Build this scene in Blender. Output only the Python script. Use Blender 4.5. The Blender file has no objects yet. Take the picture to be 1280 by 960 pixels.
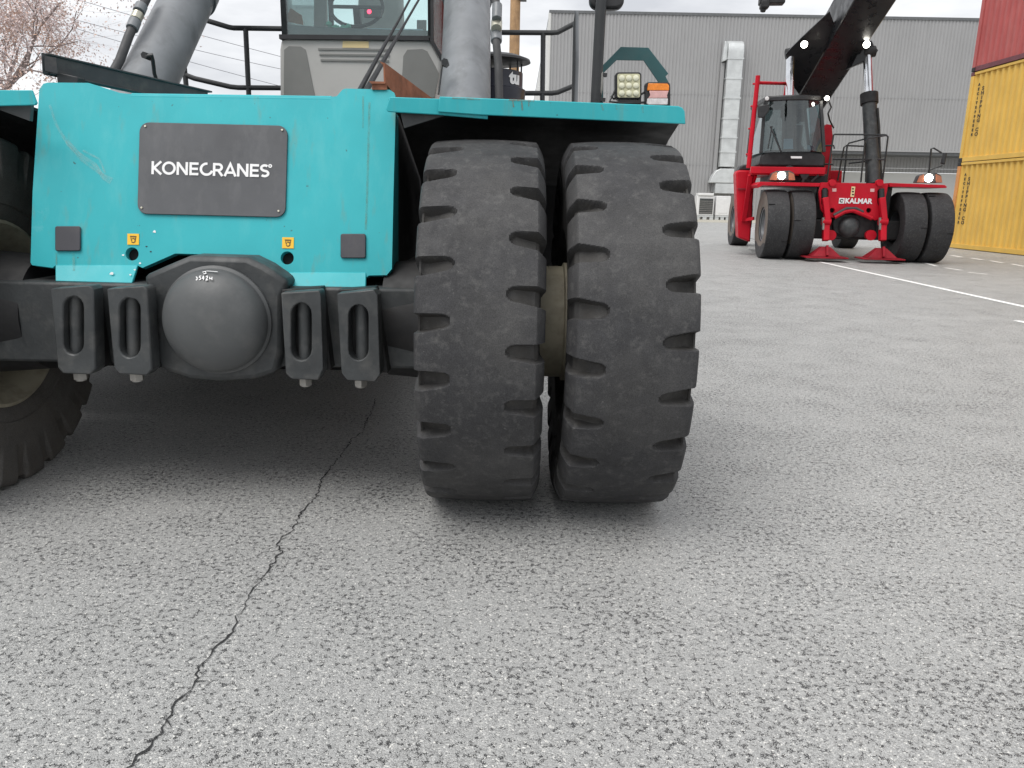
import bpy, bmesh, math, random
from mathutils import Vector, Matrix
random.seed(7)
sc = bpy.context.scene

# ------------------------------------------------------------------ camera
FPX, CAMH = 961.0, 1.25
PITCH, ROLL = math.atan(229.2/961), 0.019
cp, sp = math.cos(PITCH), math.sin(PITCH)
FW = Vector((0, cp, -sp)); R0 = Vector((1, 0, 0)); U0 = Vector((0, sp, cp))
RT = R0*math.cos(ROLL) + U0*math.sin(ROLL)
UP = U0*math.cos(ROLL) - R0*math.sin(ROLL)
CAM = Vector((0, 0, CAMH))
cd = bpy.data.cameras.new('camera'); co = bpy.data.objects.new('camera', cd)
sc.collection.objects.link(co)
m4 = Matrix.Identity(4)
for i in range(3):
    m4[i][0] = RT[i]; m4[i][1] = UP[i]; m4[i][2] = -FW[i]; m4[i][3] = CAM[i]
co.matrix_world = m4
cd.sensor_width = 36; cd.lens = FPX/1280*36; cd.clip_start = 0.05; cd.clip_end = 3000
sc.camera = co
sc.render.resolution_x, sc.render.resolution_y = 1024, 768
sc.cycles.max_bounces = 6; sc.cycles.diffuse_bounces = 3; sc.cycles.glossy_bounces = 3; sc.cycles.transparent_max_bounces = 16; sc.cycles.caustics_reflective = False; sc.cycles.caustics_refractive = False

# ------------------------------------------------------------------ overcast sky and sun
SUN_EL, SUN_AZ = math.radians(60), math.radians(222)      # azimuth clockwise from +Y
w = bpy.data.worlds.new('World'); sc.world = w; w.use_nodes = True
nt = w.node_tree; nt.nodes.clear()
def N(t, kind, **kw):
    n = t.nodes.new(kind)
    for k, v in kw.items(): setattr(n, k, v)
    return n
out = N(nt, 'ShaderNodeOutputWorld'); bg = N(nt, 'ShaderNodeBackground'); bg.inputs[1].default_value = 0.1
sky = N(nt, 'ShaderNodeTexSky'); sky.sky_type = 'NISHITA'; sky.sun_disc = False
sky.sun_elevation = SUN_EL; sky.sun_rotation = SUN_AZ
tc = N(nt, 'ShaderNodeTexCoord'); mp = N(nt, 'ShaderNodeMapping'); mp.inputs['Scale'].default_value = (1.6, 1.6, 5.5)
nz = N(nt, 'ShaderNodeTexNoise'); nz.inputs['Scale'].default_value = 1.9; nz.inputs['Detail'].default_value = 7; nz.inputs['Roughness'].default_value = .55
rp = N(nt, 'ShaderNodeValToRGB')
rp.color_ramp.elements[0].position = .33; rp.color_ramp.elements[0].color = (4.3, 4.4, 4.65, 1)
rp.color_ramp.elements[1].position = .66; rp.color_ramp.elements[1].color = (7.5, 7.55, 7.6, 1)
mx = N(nt, 'ShaderNodeMix', data_type='RGBA'); mx.inputs[0].default_value = .95
L = nt.links.new
L(tc.outputs['Generated'], mp.inputs[0]); L(mp.outputs[0], nz.inputs[0]); L(nz.outputs[0], rp.inputs[0])
L(sky.outputs[0], mx.inputs[6]); L(rp.outputs[0], mx.inputs[7]); L(mx.outputs[2], bg.inputs[0]); L(bg.outputs[0], out.inputs[0])
sd = bpy.data.lights.new('sun', 'SUN'); sd.energy = 1.5; sd.angle = math.radians(40); sd.color = (1, .97, .93)
so = bpy.data.objects.new('sun', sd); sc.collection.objects.link(so)
sv = Vector((math.sin(SUN_AZ)*math.cos(SUN_EL), math.cos(SUN_AZ)*math.cos(SUN_EL), math.sin(SUN_EL)))
so.rotation_euler = sv.to_track_quat('Z', 'Y').to_euler()
vs = sc.view_settings; vs.view_transform = 'Standard'; vs.look = 'None'; vs.gamma = 1; vs.exposure = 0.7; vs.use_curve_mapping = False

# ------------------------------------------------------------------ measuring helpers (pixel of the photo + a known plane -> point in the place)
def ray(u, v): return FW + RT*((u-640)/FPX) + UP*((480-v)/FPX)
def P(u, v, Y):
    d = ray(u, v); return CAM + d*(Y/d.y)
def G(u, v, z=0.0):
    d = ray(u, v); return CAM + d*((z-CAMH)/d.z)
def onplane(u, v, p0, n):
    d = ray(u, v); return CAM + d*((p0-CAM).dot(n)/d.dot(n))

# ------------------------------------------------------------------ mesh helpers
ORG = Vector((0, 0, 0))
class MB:
    def __init__(s): s.v = []; s.f = []
    def add(s, vs, fs):
        b = len(s.v); s.v += [Vector(p) for p in vs]; s.f += [tuple(b+i for i in f) for f in fs]; return s
    def box(s, lo, hi):
        x0, y0, z0 = lo; x1, y1, z1 = hi
        return s.add([(x0,y0,z0),(x1,y0,z0),(x1,y1,z0),(x0,y1,z0),(x0,y0,z1),(x1,y0,z1),(x1,y1,z1),(x0,y1,z1)],
                     [(3,2,1,0),(4,5,6,7),(0,1,5,4),(1,2,6,5),(2,3,7,6),(3,0,4,7)])
    def bar(s, a, b, wd, ht, up=(0,0,1)):                  # box beam between two points
        a = Vector(a); b = Vector(b); d = (b-a).normalized(); sd_ = d.cross(Vector(up)).normalized(); u_ = sd_.cross(d)
        q = [sd_*(-wd/2)+u_*(-ht/2), sd_*(wd/2)+u_*(-ht/2), sd_*(wd/2)+u_*(ht/2), sd_*(-wd/2)+u_*(ht/2)]
        return s.add([a+i for i in q]+[b+i for i in q], [(0,1,2,3),(7,6,5,4),(0,4,5,1),(1,5,6,2),(2,6,7,3),(3,7,4,0)])
    def prism(s, pts, ex):                                  # polygon extruded by a vector
        n = len(pts); ex = Vector(ex); pts = [Vector(p) for p in pts]
        return s.add(pts+[p+ex for p in pts], [tuple(range(n)), tuple(range(2*n-1, n-1, -1))]+[((i+1)%n, i, n+i, n+(i+1)%n) for i in range(n)])
    def cyl(s, a, b, r0, r1=None, seg=20, caps=True):
        a = Vector(a); b = Vector(b); r1 = r0 if r1 is None else r1
        d = (b-a).normalized(); x = d.orthogonal().normalized(); y = d.cross(x)
        ring = lambda c, r: [c+(x*math.cos(2*math.pi*i/seg)+y*math.sin(2*math.pi*i/seg))*r for i in range(seg)]
        fs = [(i, (i+1)%seg, seg+(i+1)%seg, seg+i) for i in range(seg)]
        if caps: fs += [tuple(range(seg-1, -1, -1)), tuple(range(seg, 2*seg))]
        return s.add(ring(a, r0)+ring(b, r1), fs)
    def tube(s, pts, r, seg=8):
        pts = [Vector(p) for p in pts]; n = len(pts); rings = []; x = None
        for i in range(n):
            d = (pts[min(i+1, n-1)]-pts[max(i-1, 0)]).normalized()
            x = (x - d*x.dot(d)).normalized() if x is not None else d.orthogonal().normalized()
            y = d.cross(x); rr = r[i] if isinstance(r, (list, tuple)) else r
            rings += [pts[i]+(x*math.cos(2*math.pi*k/seg)+y*math.sin(2*math.pi*k/seg))*rr for k in range(seg)]
        fs = [(i*seg+k, i*seg+(k+1)%seg, (i+1)*seg+(k+1)%seg, (i+1)*seg+k) for i in range(n-1) for k in range(seg)]
        fs += [tuple(range(seg-1, -1, -1)), tuple(range((n-1)*seg, n*seg))]
        return s.add(rings, fs)
    def lathe(s, prof, c, axis, seg=48):                    # prof: (along axis, radius)
        c = Vector(c); d = Vector(axis).normalized(); x = d.orthogonal().normalized(); y = d.cross(x); n = len(prof)
        vv = []
        for (h, r) in prof:
            vv += [c+d*h+(x*math.cos(2*math.pi*k/seg)+y*math.sin(2*math.pi*k/seg))*r for k in range(seg)]
        return s.add(vv, [(i*seg+k, i*seg+(k+1)%seg, (i+1)*seg+(k+1)%seg, (i+1)*seg+k) for i in range(n-1) for k in range(seg)])
    def build(s, name, mat, parent=None, bevel=0, smooth=True, ang=35, kind=None, seg=2):
        me = bpy.data.meshes.new(name)
        me.from_pydata([v-ORG for v in s.v], [], s.f); me.update()
        bm = bmesh.new(); bm.from_mesh(me); bmesh.ops.recalc_face_normals(bm, faces=bm.faces); bm.to_mesh(me); bm.free()
        return link(name, me, mat, parent, bevel, smooth, ang, kind, seg)
def link(name, me, mat, parent=None, bevel=0, smooth=True, ang=35, kind=None, seg=2):
    o = bpy.data.objects.new(name, me); sc.collection.objects.link(o)
    if mat is not None: me.materials.append(mat)
    if smooth:
        me.polygons.foreach_set('use_smooth', [True]*len(me.polygons)); me.set_sharp_from_angle(angle=math.radians(ang))
    if bevel:
        b = o.modifiers.new('bevel', 'BEVEL'); b.width = bevel; b.segments = seg; b.limit_method = 'ANGLE'; b.angle_limit = math.radians(40); b.harden_normals = False
    if parent: o.parent = parent
    if kind: o['kind'] = kind
    return o
def empty(name, loc, rz=0):
    o = bpy.data.objects.new(name, None); sc.collection.objects.link(o); o.location = loc; o.rotation_euler = (0, 0, rz); o.empty_display_size = .2
    return o
def tag(o, label, cat, group=None):
    o['label'] = label; o['category'] = cat
    if group: o['group'] = group
    return o
def holed(name, outer, holes, thick, mat, parent, bevel=0):  # plate with real holes, thickness backwards (vector)
    bm = bmesh.new(); thick = Vector(thick)
    def loop(pts):
        vv = [bm.verts.new(Vector(p)-ORG) for p in pts]
        return [bm.edges.new((vv[i], vv[(i+1)%len(vv)])) for i in range(len(vv))]
    es = loop(outer)
    for h in holes: es += loop(h)
    bmesh.ops.triangle_fill(bm, edges=es, use_beauty=True, use_dissolve=False)
    bmesh.ops.dissolve_limit(bm, angle_limit=.01, verts=bm.verts, edges=[e for e in bm.edges if not e.is_boundary])
    r = bmesh.ops.extrude_face_region(bm, geom=bm.faces[:])
    bmesh.ops.translate(bm, vec=thick, verts=[g for g in r['geom'] if isinstance(g, bmesh.types.BMVert)])
    bmesh.ops.recalc_face_normals(bm, faces=bm.faces)
    me = bpy.data.meshes.new(name); bm.to_mesh(me); bm.free()
    return link(name, me, mat, parent, bevel, True, 30)
def text(name, s, fn, size, mat, parent, thick=.002, bold=0.0, sx=1.0, align='CENTER', nrm=None):
    """built-in font; fn maps (x, y, depth) of the flat text to a point of the place"""
    cu = bpy.data.curves.new('t', 'FONT'); cu.body = s; cu.size = size; cu.offset = bold; cu.align_x = align; cu.align_y = 'CENTER'; cu.resolution_u = 3; cu.extrude = thick/2
    o = bpy.data.objects.new('t', cu); sc.collection.objects.link(o)
    dg = bpy.context.evaluated_depsgraph_get(); me = bpy.data.meshes.new_from_object(o.evaluated_get(dg))
    bpy.data.objects.remove(o)
    for v in me.vertices: v.co = fn(v.co.x*sx, v.co.y, v.co.z+thick/2)-ORG
    me.update()
    return link(name, me, mat, parent, smooth=False)
def smooth01(a, b, x):
    t = max(0, min(1, (x-a)/(b-a))); return t*t*(3-2*t)

# ------------------------------------------------------------------ materials
def newmat(name):
    m = bpy.data.materials.new(name); m.use_nodes = True; t = m.node_tree; b = t.nodes['Principled BSDF']; return m, t, b
def col(c): return (c[0], c[1], c[2], 1)
def noise(t, scale, detail=4, rough=.55, vec=None, stretch=None, coord='Object'):
    n = N(t, 'ShaderNodeTexNoise'); n.inputs['Scale'].default_value = scale; n.inputs['Detail'].default_value = detail; n.inputs['Roughness'].default_value = rough
    if vec is None:
        tcx = N(t, 'ShaderNodeTexCoord'); vec = tcx.outputs[coord]
    if stretch:
        mpx = N(t, 'ShaderNodeMapping'); mpx.inputs['Scale'].default_value = stretch; t.links.new(vec, mpx.inputs[0]); vec = mpx.outputs[0]
    t.links.new(vec, n.inputs['Vector']); return n.outputs[0]
def ramp(t, x, stops):
    r = N(t, 'ShaderNodeValToRGB'); e = r.color_ramp.elements
    while len(e) < len(stops): e.new(.5)
    for i, (p, c) in enumerate(stops):
        e[i].position = p; e[i].color = col(c) if isinstance(c, (tuple, list)) else (c, c, c, 1)
    t.links.new(x, r.inputs[0]); return r.outputs[0]
def mixc(t, fac, a, b, mode='MIX'):
    m = N(t, 'ShaderNodeMix', data_type='RGBA'); m.blend_type = mode
    for i, x in ((0, fac), (6, a), (7, b)):
        if isinstance(x, (int, float)): m.inputs[i].default_value = x
        elif isinstance(x, (tuple, list)): m.inputs[i].default_value = col(x)
        else: t.links.new(x, m.inputs[i])
    return m.outputs[2]
def bump(t, b, h, strength=.3, dist=.01):
    n = N(t, 'ShaderNodeBump'); n.inputs['Strength'].default_value = strength; n.inputs['Distance'].default_value = dist
    t.links.new(h, n.inputs['Height']); t.links.new(n.outputs[0], b.inputs['Normal'])
def pmat(name, c, rough=.5, metal=0, var=.12, scale=5, dirt=None, dirt_amt=.5, dscale=9, stretch=None, bmp=.08, bscale=90, spec=.5, coat=0, dthr=(.5, .75)):
    m, t, b = newmat(name)
    n1 = noise(t, scale, 3)
    lo = tuple(x*(1-var) for x in c); hi = tuple(min(1, x*(1+var)) for x in c)
    cc = ramp(t, n1, [(.3, lo), (.7, hi)])
    rr = ramp(t, noise(t, scale*2.3, 2), [(.3, max(.05, rough-.1)), (.7, min(1, rough+.12))])
    if dirt:
        dm = ramp(t, noise(t, dscale, 4, .65, stretch=stretch), [(dthr[0], 0), (dthr[1], dirt_amt)])
        cc = mixc(t, dm, cc, dirt)
    t.links.new(cc, b.inputs['Base Color']); t.links.new(rr, b.inputs['Roughness'])
    b.inputs['Metallic'].default_value = metal; b.inputs['Specular IOR Level'].default_value = spec; b.inputs['Coat Weight'].default_value = coat
    if bmp: bump(t, b, noise(t, bscale, 2), bmp, .004)
    return m
def glow(name, c, e, base=None):
    m, t, b = newmat(name); b.inputs['Base Color'].default_value = col(base or c); b.inputs['Emission Color'].default_value = col(c); b.inputs['Emission Strength'].default_value = e; b.inputs['Roughness'].default_value = .25
    return m
def glass(name, tint, refl=1.0, dens=.0):
    m, t, b = newmat(name); t.nodes.remove(b)
    o = t.nodes['Material Output']; tr = N(t, 'ShaderNodeBsdfTransparent'); tr.inputs[0].default_value = col(tint)
    gl = N(t, 'ShaderNodeBsdfGlossy'); gl.inputs['Roughness'].default_value = .03; gl.inputs[0].default_value = (.9, .95, .95, 1)
    fr = N(t, 'ShaderNodeFresnel'); fr.inputs[0].default_value = 1.5
    mu = N(t, 'ShaderNodeMath', operation='MULTIPLY_ADD'); mu.inputs[1].default_value = refl; mu.inputs[2].default_value = dens
    ms = N(t, 'ShaderNodeMixShader'); t.links.new(fr.outputs[0], mu.inputs[0]); t.links.new(mu.outputs[0], ms.inputs[0])
    t.links.new(tr.outputs[0], ms.inputs[1]); t.links.new(gl.outputs[0], ms.inputs[2]); t.links.new(ms.outputs[0], o.inputs[0])
    return m

def asphalt_mat():
    m, t, b = newmat('asphalt')
    vec = N(t, 'ShaderNodeTexCoord').outputs['Object']
    # slight warp so the stones are not all alike
    wn = N(t, 'ShaderNodeTexNoise'); wn.inputs['Scale'].default_value = 90; wn.inputs['Detail'].default_value = 2; t.links.new(vec, wn.inputs['Vector'])
    wv = N(t, 'ShaderNodeVectorMath', operation='MULTIPLY_ADD'); wv.inputs[1].default_value = (.012, .012, 0); t.links.new(wn.outputs['Color'], wv.inputs[0]); t.links.new(vec, wv.inputs[2])
    vec2 = wv.outputs[0]
    vo = N(t, 'ShaderNodeTexVoronoi', voronoi_dimensions='2D'); vo.inputs['Scale'].default_value = 235; t.links.new(vec2, vo.inputs['Vector'])
    ve = N(t, 'ShaderNodeTexVoronoi', voronoi_dimensions='2D', feature='DISTANCE_TO_EDGE'); ve.inputs['Scale'].default_value = 190; t.links.new(vec2, ve.inputs['Vector'])
    st = N(t, 'ShaderNodeSeparateColor'); t.links.new(vo.outputs['Color'], st.inputs[0])
    stone = ramp(t, st.outputs[0], [(0, (.27, .271, .267)), (.25, (.365, .367, .36)), (.8, (.425, .427, .419)), (.93, (.52, .52, .505)), (1, (.74, .73, .69))])
    fine = noise(t, 330, 2, .7, vec)
    stone = mixc(t, 1.0, stone, ramp(t, fine, [(.28, .5), (.72, 1.46)]), 'MULTIPLY')
    # open voids run along the stone edges, in loose clusters
    cl = noise(t, 52, 3, .76, vec)
    big = noise(t, 2.6, 3, .6, vec)
    sm = N(t, 'ShaderNodeMath', operation='MULTIPLY_ADD'); sm.inputs[1].default_value = .2; t.links.new(big, sm.inputs[0]); t.links.new(cl, sm.inputs[2])
    msk = ramp(t, sm.outputs[0], [(.618, 0), (.735, 1)])
    wdt = N(t, 'ShaderNodeMath', operation='MULTIPLY'); wdt.inputs[1].default_value = .31; t.links.new(msk, wdt.inputs[0])
    df = N(t, 'ShaderNodeMath', operation='SUBTRACT'); t.links.new(wdt.outputs[0], df.inputs[0]); t.links.new(ve.outputs['Distance'], df.inputs[1])
    pit = ramp(t, df.outputs[0], [(0, 0), (.1, 1)])
    cc = mixc(t, pit, stone, (.042, .042, .044))
    tone = ramp(t, noise(t, .35, 4, .6, vec), [(.3, .93), (.55, 1.0), (.75, 1.05)])
    cc = mixc(t, 1.0, cc, tone, 'MULTIPLY')
    sp_ = ramp(t, noise(t, 1.1, 5, .7, vec, stretch=(1, .35, 1)), [(.64, 0), (.78, .16)])
    cc = mixc(t, sp_, cc, (.17, .17, .17))
    t.links.new(cc, b.inputs['Base Color'])
    rr = ramp(t, st.outputs[1], [(0, .5), (.85, .7), (1, .35)]); t.links.new(rr, b.inputs['Roughness'])
    b.inputs['Specular IOR Level'].default_value = .7
    hsum = N(t, 'ShaderNodeMath', operation='MULTIPLY_ADD'); hsum.inputs[1].default_value = -1.8
    t.links.new(pit, hsum.inputs[0])
    h2 = N(t, 'ShaderNodeMath', operation='MULTIPLY_ADD'); h2.inputs[1].default_value = -.8
    t.links.new(vo.outputs['Distance'], h2.inputs[0]); t.links.new(st.outputs[2], h2.inputs[2]); t.links.new(h2.outputs[0], hsum.inputs[2])
    bump(t, b, hsum.outputs[0], .7, .003)
    return m

def rubber_mat(name, base=(.032, .032, .034), dust=(.05, .046, .04), dusty=.5):
    m, t, b = newmat(name)
    vec = N(t, 'ShaderNodeTexCoord').outputs['Object']
    cc = ramp(t, noise(t, 7, 7, .65, vec), [(.3, tuple(x*.78 for x in base)), (.7, tuple(x*1.3 for x in base))])
    gr = ramp(t, noise(t, 260, 3, .7, vec), [(.32, .68), (.72, 1.5)])
    cc = mixc(t, 1.0, cc, gr, 'MULTIPLY')
    sc_ = ramp(t, noise(t, 26, 8, .78, vec), [(.52, 0), (.76, .6)])
    cc = mixc(t, sc_, cc, (.15, .148, .142))
    spk = ramp(t, noise(t, 80, 4, .65, vec), [(.66, 0), (.75, .5)])
    cc = mixc(t, spk, cc, (.2, .2, .19))
    dp = ramp(t, noise(t, 2.6, 5, .65, vec), [(.42, 0), (.7, dusty)])
    cc = mixc(t, dp, cc, mixc(t, 1.0, (.085, .083, .08), gr, 'MULTIPLY'))
    at = N(t, 'ShaderNodeAttribute'); at.attribute_name = 'groove'
    dn = ramp(t, noise(t, 18, 5, .6, vec), [(.3, .25), (.7, .8)])
    mu = N(t, 'ShaderNodeMath', operation='MULTIPLY'); t.links.new(at.outputs['Fac'], mu.inputs[0]); t.links.new(dn, mu.inputs[1])
    cc = mixc(t, mu.outputs[0], cc, dust)
    t.links.new(cc, b.inputs['Base Color'])
    t.links.new(ramp(t, noise(t, 22, 5, .6, vec), [(.3, .58), (.7, .8)]), b.inputs['Roughness'])
    b.inputs['Specular IOR Level'].default_value = .4
    bump(t, b, noise(t, 300, 4, .65, vec), .25, .002)
    return m

def teal_mat():
    m, t, b = newmat('teal_paint')
    vec = N(t, 'ShaderNodeTexCoord').outputs['Object']
    cc = ramp(t, noise(t, 2.2, 5, .6, vec), [(.3, (.03, .375, .42)), (.7, (.042, .44, .485))])
    dull = ramp(t, noise(t, 5, 8, .65, vec, stretch=(2.5, 2.5, .5)), [(.5, 0), (.8, .3)])
    cc = mixc(t, dull, cc, (.16, .52, .53))
    scuff = ramp(t, noise(t, 3.1, 8, .72, vec, stretch=(1, 1, 1.4)), [(.63, 0), (.72, .22)])
    cc = mixc(t, scuff, cc, (.3, .58, .58))
    streak = ramp(t, noise(t, 11, 3, .5, vec, stretch=(2.2, 2.2, .1)), [(.6, 0), (.78, .34)])
    cc = mixc(t, streak, cc, (.22, .2, .1))
    chip = ramp(t, noise(t, 42, 2, .5, vec), [(.745, 0), (.765, .8)])
    cc = mixc(t, chip, cc, (.05, .1, .1))
    t.links.new(cc, b.inputs['Base Color'])
    t.links.new(ramp(t, noise(t, 6, 6, .6, vec), [(.3, .34), (.7, .52)]), b.inputs['Roughness'])
    b.inputs['Specular IOR Level'].default_value = .3
    bump(t, b, noise(t, 160, 3, .5, vec), .06, .003)
    return m
M = {}
M['asphalt'] = asphalt_mat()
M['rubber'] = rubber_mat('tyre_rubber'); M['rubber_slick'] = rubber_mat('smooth_rubber', (.024, .024, .026), (.12, .1, .085), .14)
M['teal'] = teal_mat()
M['rubber_dusty_lifted'] = rubber_mat('dusty_brown_rubber_shade_lifted', (.075, .069, .062), (.09, .08, .07), .6)  # brown dust, base also lightened to offset the shade on the left tyres
def wear_mat(name, c, amt):
    m, t, b = newmat(name); o = t.nodes['Material Output']
    vec = N(t, 'ShaderNodeTexCoord').outputs['Object']; b.inputs['Base Color'].default_value = col(c); b.inputs['Roughness'].default_value = .6
    f = ramp(t, noise(t, 28, 5, .7, vec, stretch=(1, 1, .6)), [(.35, 0), (.7, amt)])
    tr_ = N(t, 'ShaderNodeBsdfTransparent'); ms = N(t, 'ShaderNodeMixShader'); t.links.new(f, ms.inputs[0]); t.links.new(tr_.outputs[0], ms.inputs[1]); t.links.new(b.outputs[0], ms.inputs[2]); t.links.new(ms.outputs[0], o.inputs[0])
    return m
M['scuff'] = wear_mat('paint_scuff', (.3, .62, .62), .5); M['streak'] = wear_mat('rust_streak', (.2, .26, .15), .5)
M['dark_teal'] = pmat('dark_teal_paint', (.02, .085, .09), .5, dirt=(.08, .1, .1), dirt_amt=.3)
M['axle'] = pmat('axle_grey_paint', (.042, .046, .048), .5, var=.28, scale=6, dirt=(.14, .138, .13), dirt_amt=.5, dscale=11, bmp=.25, bscale=60, dthr=(.48, .8))
M['axle_dark'] = pmat('grimy_dark_steel', (.012, .012, .013), .6, var=.25, dirt=(.035, .032, .03), dirt_amt=.4)
M['dome'] = pmat('dome_grey_paint', (.085, .09, .092), .48, var=.12, scale=4, dirt=(.19, .185, .18), dirt_amt=.3, dscale=7, bmp=.1)
M['plate'] = pmat('sign_plate_grey', (.075, .078, .085), .5, var=.13, scale=5, dirt=(.14, .14, .145), dirt_amt=.4, dscale=8, stretch=(2, 2, .6), bmp=.05)
M['pad'] = pmat('reflector_pad', (.05, .05, .06), .45, dirt=(.12, .11, .1), dirt_amt=.3, bmp=.05)
M['white'] = pmat('white_lettering', (.8, .8, .8), .5, var=.06, scale=20, bmp=0)
M['black'] = pmat('black_plastic', (.018, .018, .02), .45, dirt=(.07, .07, .07), dirt_amt=.3)
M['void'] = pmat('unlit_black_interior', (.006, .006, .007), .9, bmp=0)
M['yellow_sticker'] = pmat('yellow_sticker', (.85, .5, .03), .45, var=.06, scale=15, bmp=0)
M['sticker_ink'] = pmat('sticker_ink', (.12, .07, .02), .6, bmp=0)
M['steel'] = pmat('bolt_steel', (.3, .29, .27), .45, metal=.6, dirt=(.12, .09, .06), dirt_amt=.6)
M['khaki'] = pmat('khaki_rim_paint', (.36, .33, .25), .6, var=.2, dirt=(.13, .11, .08), dirt_amt=.7, dscale=8)
M['cyl'] = pmat('cylinder_grey_paint', (.19, .2, .212), .42, var=.16, scale=5, dirt=(.1, .105, .11), dirt_amt=.7, dscale=7, stretch=(1, 1, .5), bmp=.06)
M['hose'] = pmat('hose_rubber', (.05, .05, .052), .6, bmp=.2, bscale=200)
M['fitting'] = pmat('zinc_fitting', (.5, .48, .4), .35, metal=.7)
M['rail'] = pmat('black_rail', (.022, .024, .026), .45, dirt=(.08, .08, .08), dirt_amt=.25)
M['rust'] = pmat('rusty_steel', (.3, .115, .06), .75, var=.25, scale=14, dirt=(.09, .035, .02), dirt_amt=.6, dscale=20, bmp=.2)
M['beam'] = pmat('dark_channel_steel', (.03, .032, .036), .45, var=.2, dirt=(.13, .12, .1), dirt_amt=.35, dscale=12)
M['cab'] = pmat('cab_light_grey', (.47, .46, .44), .45, var=.06, scale=3, dirt=(.3, .29, .27), dirt_amt=.25, dscale=6, bmp=.04)
M['cab_dark'] = pmat('cab_mid_grey', (.2, .2, .19), .5, var=.08, scale=4, bmp=.04)
M['tape'] = pmat('tan_tape', (.78, .62, .33), .6, bmp=0)
M['cab_glass'] = glass('green_tinted_glass', (.9, .975, .97), .9, .04)
M['seat'] = pmat('seat_grey_fabric', (.3, .3, .29), .9)
M['dash'] = pmat('dashboard', (.16, .18, .18), .6)
M['card'] = pmat('pale_blue_card', (.45, .66, .72), .6, bmp=0)
M['tissue'] = pmat('green_cloth', (.2, .55, .42), .8)
M['cardboard'] = pmat('brown_cardboard', (.3, .16, .1), .8)
M['red_dot'] = glow('red_screen_dot', (1, .03, .08), 3)
M['lamp_glass'] = pmat('yellowed_lamp_lens', (.62, .6, .4), .25, var=.15, scale=30, bmp=.1)
M['lamp_cell'] = pmat('lamp_cell_lens', (.74, .73, .56), .18, var=.1, scale=40, bmp=0)
M['amber'] = pmat('amber_lens', (.85, .25, .02), .25, var=.15, scale=60, bmp=.1)
M['pink'] = pmat('faded_red_lens', (.72, .42, .4), .3, var=.1, scale=60, bmp=.1)
M['clear'] = pmat('clear_lens', (.7, .68, .68), .25, var=.15, scale=60, bmp=.1)
M['drum'] = pmat('navy_black_drum', (.014, .016, .028), .4, bmp=.04)
M['red'] = pmat('red_paint', (.5, .006, .02), .42, var=.1, scale=3, dirt=(.42, .03, .04), dirt_amt=.3, dscale=2, bmp=.01, spec=.22)
M['foot_red'] = pmat('worn_red_paint', (.27, .012, .022), .6, var=.2, scale=5, dirt=(.1, .03, .03), dirt_amt=.6, dscale=6, spec=.2)
M['dark_boom'] = pmat('black_boom_paint', (.014, .015, .017), .32, var=.12, scale=2, bmp=.02, spec=.4)
M['chrome'] = pmat('chrome_rod', (.75, .76, .78), .12, metal=1, bmp=0)
M['rim_grey'] = pmat('grey_rim', (.16, .17, .18), .45, metal=.2, dirt=(.08, .075, .07), dirt_amt=.5)
M['tan_wall'] = pmat('dusty_sidewall', (.15, .125, .105), .75, var=.15, scale=6)
M['lit'] = glow('lit_headlamp', (1, .96, .86), 14)
M['red_glass'] = glass('dark_cab_glass', (.36, .43, .44), 1.3, .06)
M['bluepaper'] = pmat('blue_paper', (.3, .55, .68), .7, bmp=0)
M['amber_dark'] = pmat('dull_amber_lens', (.4, .16, .08), .3, bmp=0)
M['grey_wall'] = pmat('grey_cladding', (.33, .33, .332), .5, var=.05, scale=.25, dirt=(.27, .27, .27), dirt_amt=.3, dscale=.6, stretch=(3, 3, .3), bmp=0)
M['pale_wall'] = pmat('pale_cladding', (.62, .62, .6), .6, var=.04, scale=.3, bmp=0)
M['flash'] = pmat('dark_flashing', (.12, .125, .13), .5, bmp=0)
M['duct'] = pmat('galvanised_duct', (.58, .6, .6), .38, metal=.25, var=.12, scale=1.5, dirt=(.4, .41, .41), dirt_amt=.5, dscale=3, stretch=(.4, .4, 6), bmp=.1, bscale=8)
M['unit_white'] = pmat('unit_white_paint', (.72, .72, .72), .5, var=.05)
M['yellow_box'] = pmat('yellow_container_paint', (.72, .465, .11), .55, var=.08, scale=1.2, dirt=(.56, .36, .12), dirt_amt=.35, dscale=2.2, stretch=(1, 1, .35), bmp=.03, spec=.2)
M['red_box'] = pmat('faded_red_container_paint', (.42, .105, .1), .5, var=.08, scale=1.2, dirt=(.5, .2, .18), dirt_amt=.35, dscale=2, stretch=(1, 1, .35), bmp=.03, spec=.2)
M['maroon'] = pmat('maroon_rail_paint', (.14, .03, .04), .5, bmp=.03)
M['orange_post'] = pmat('orange_post_paint', (.62, .27, .08), .5, var=.12, scale=2, dirt=(.2, .09, .05), dirt_amt=.6, dscale=4)
M['ink'] = pmat('black_stencil', (.03, .022, .015), .6, var=.2, bmp=0)
M['wood'] = pmat('tan_wood_pole', (.4, .25, .13), .8, var=.2, scale=4, dirt=(.22, .13, .07), dirt_amt=.6, stretch=(3, 3, .2))
M['wire'] = pmat('grey_wire', (.16, .16, .18), .6, bmp=0)
M['bark'] = pmat('bark', (.27, .22, .21), .9, var=.3, scale=12, bmp=.4, bscale=30)
M['paint_line'] = pmat('worn_white_road_paint', (.85, .85, .83), .7, var=.1, scale=8, dirt=(.4, .4, .39), dirt_amt=.8, dscale=24, dthr=(.58, .72), bmp=.2)
M['crack'] = pmat('tar_crack', (.025, .025, .026), .8, bmp=.3)
M['sand'] = pmat('pale_apron', (.42, .4, .34), .8, var=.1, scale=.6)

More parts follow.
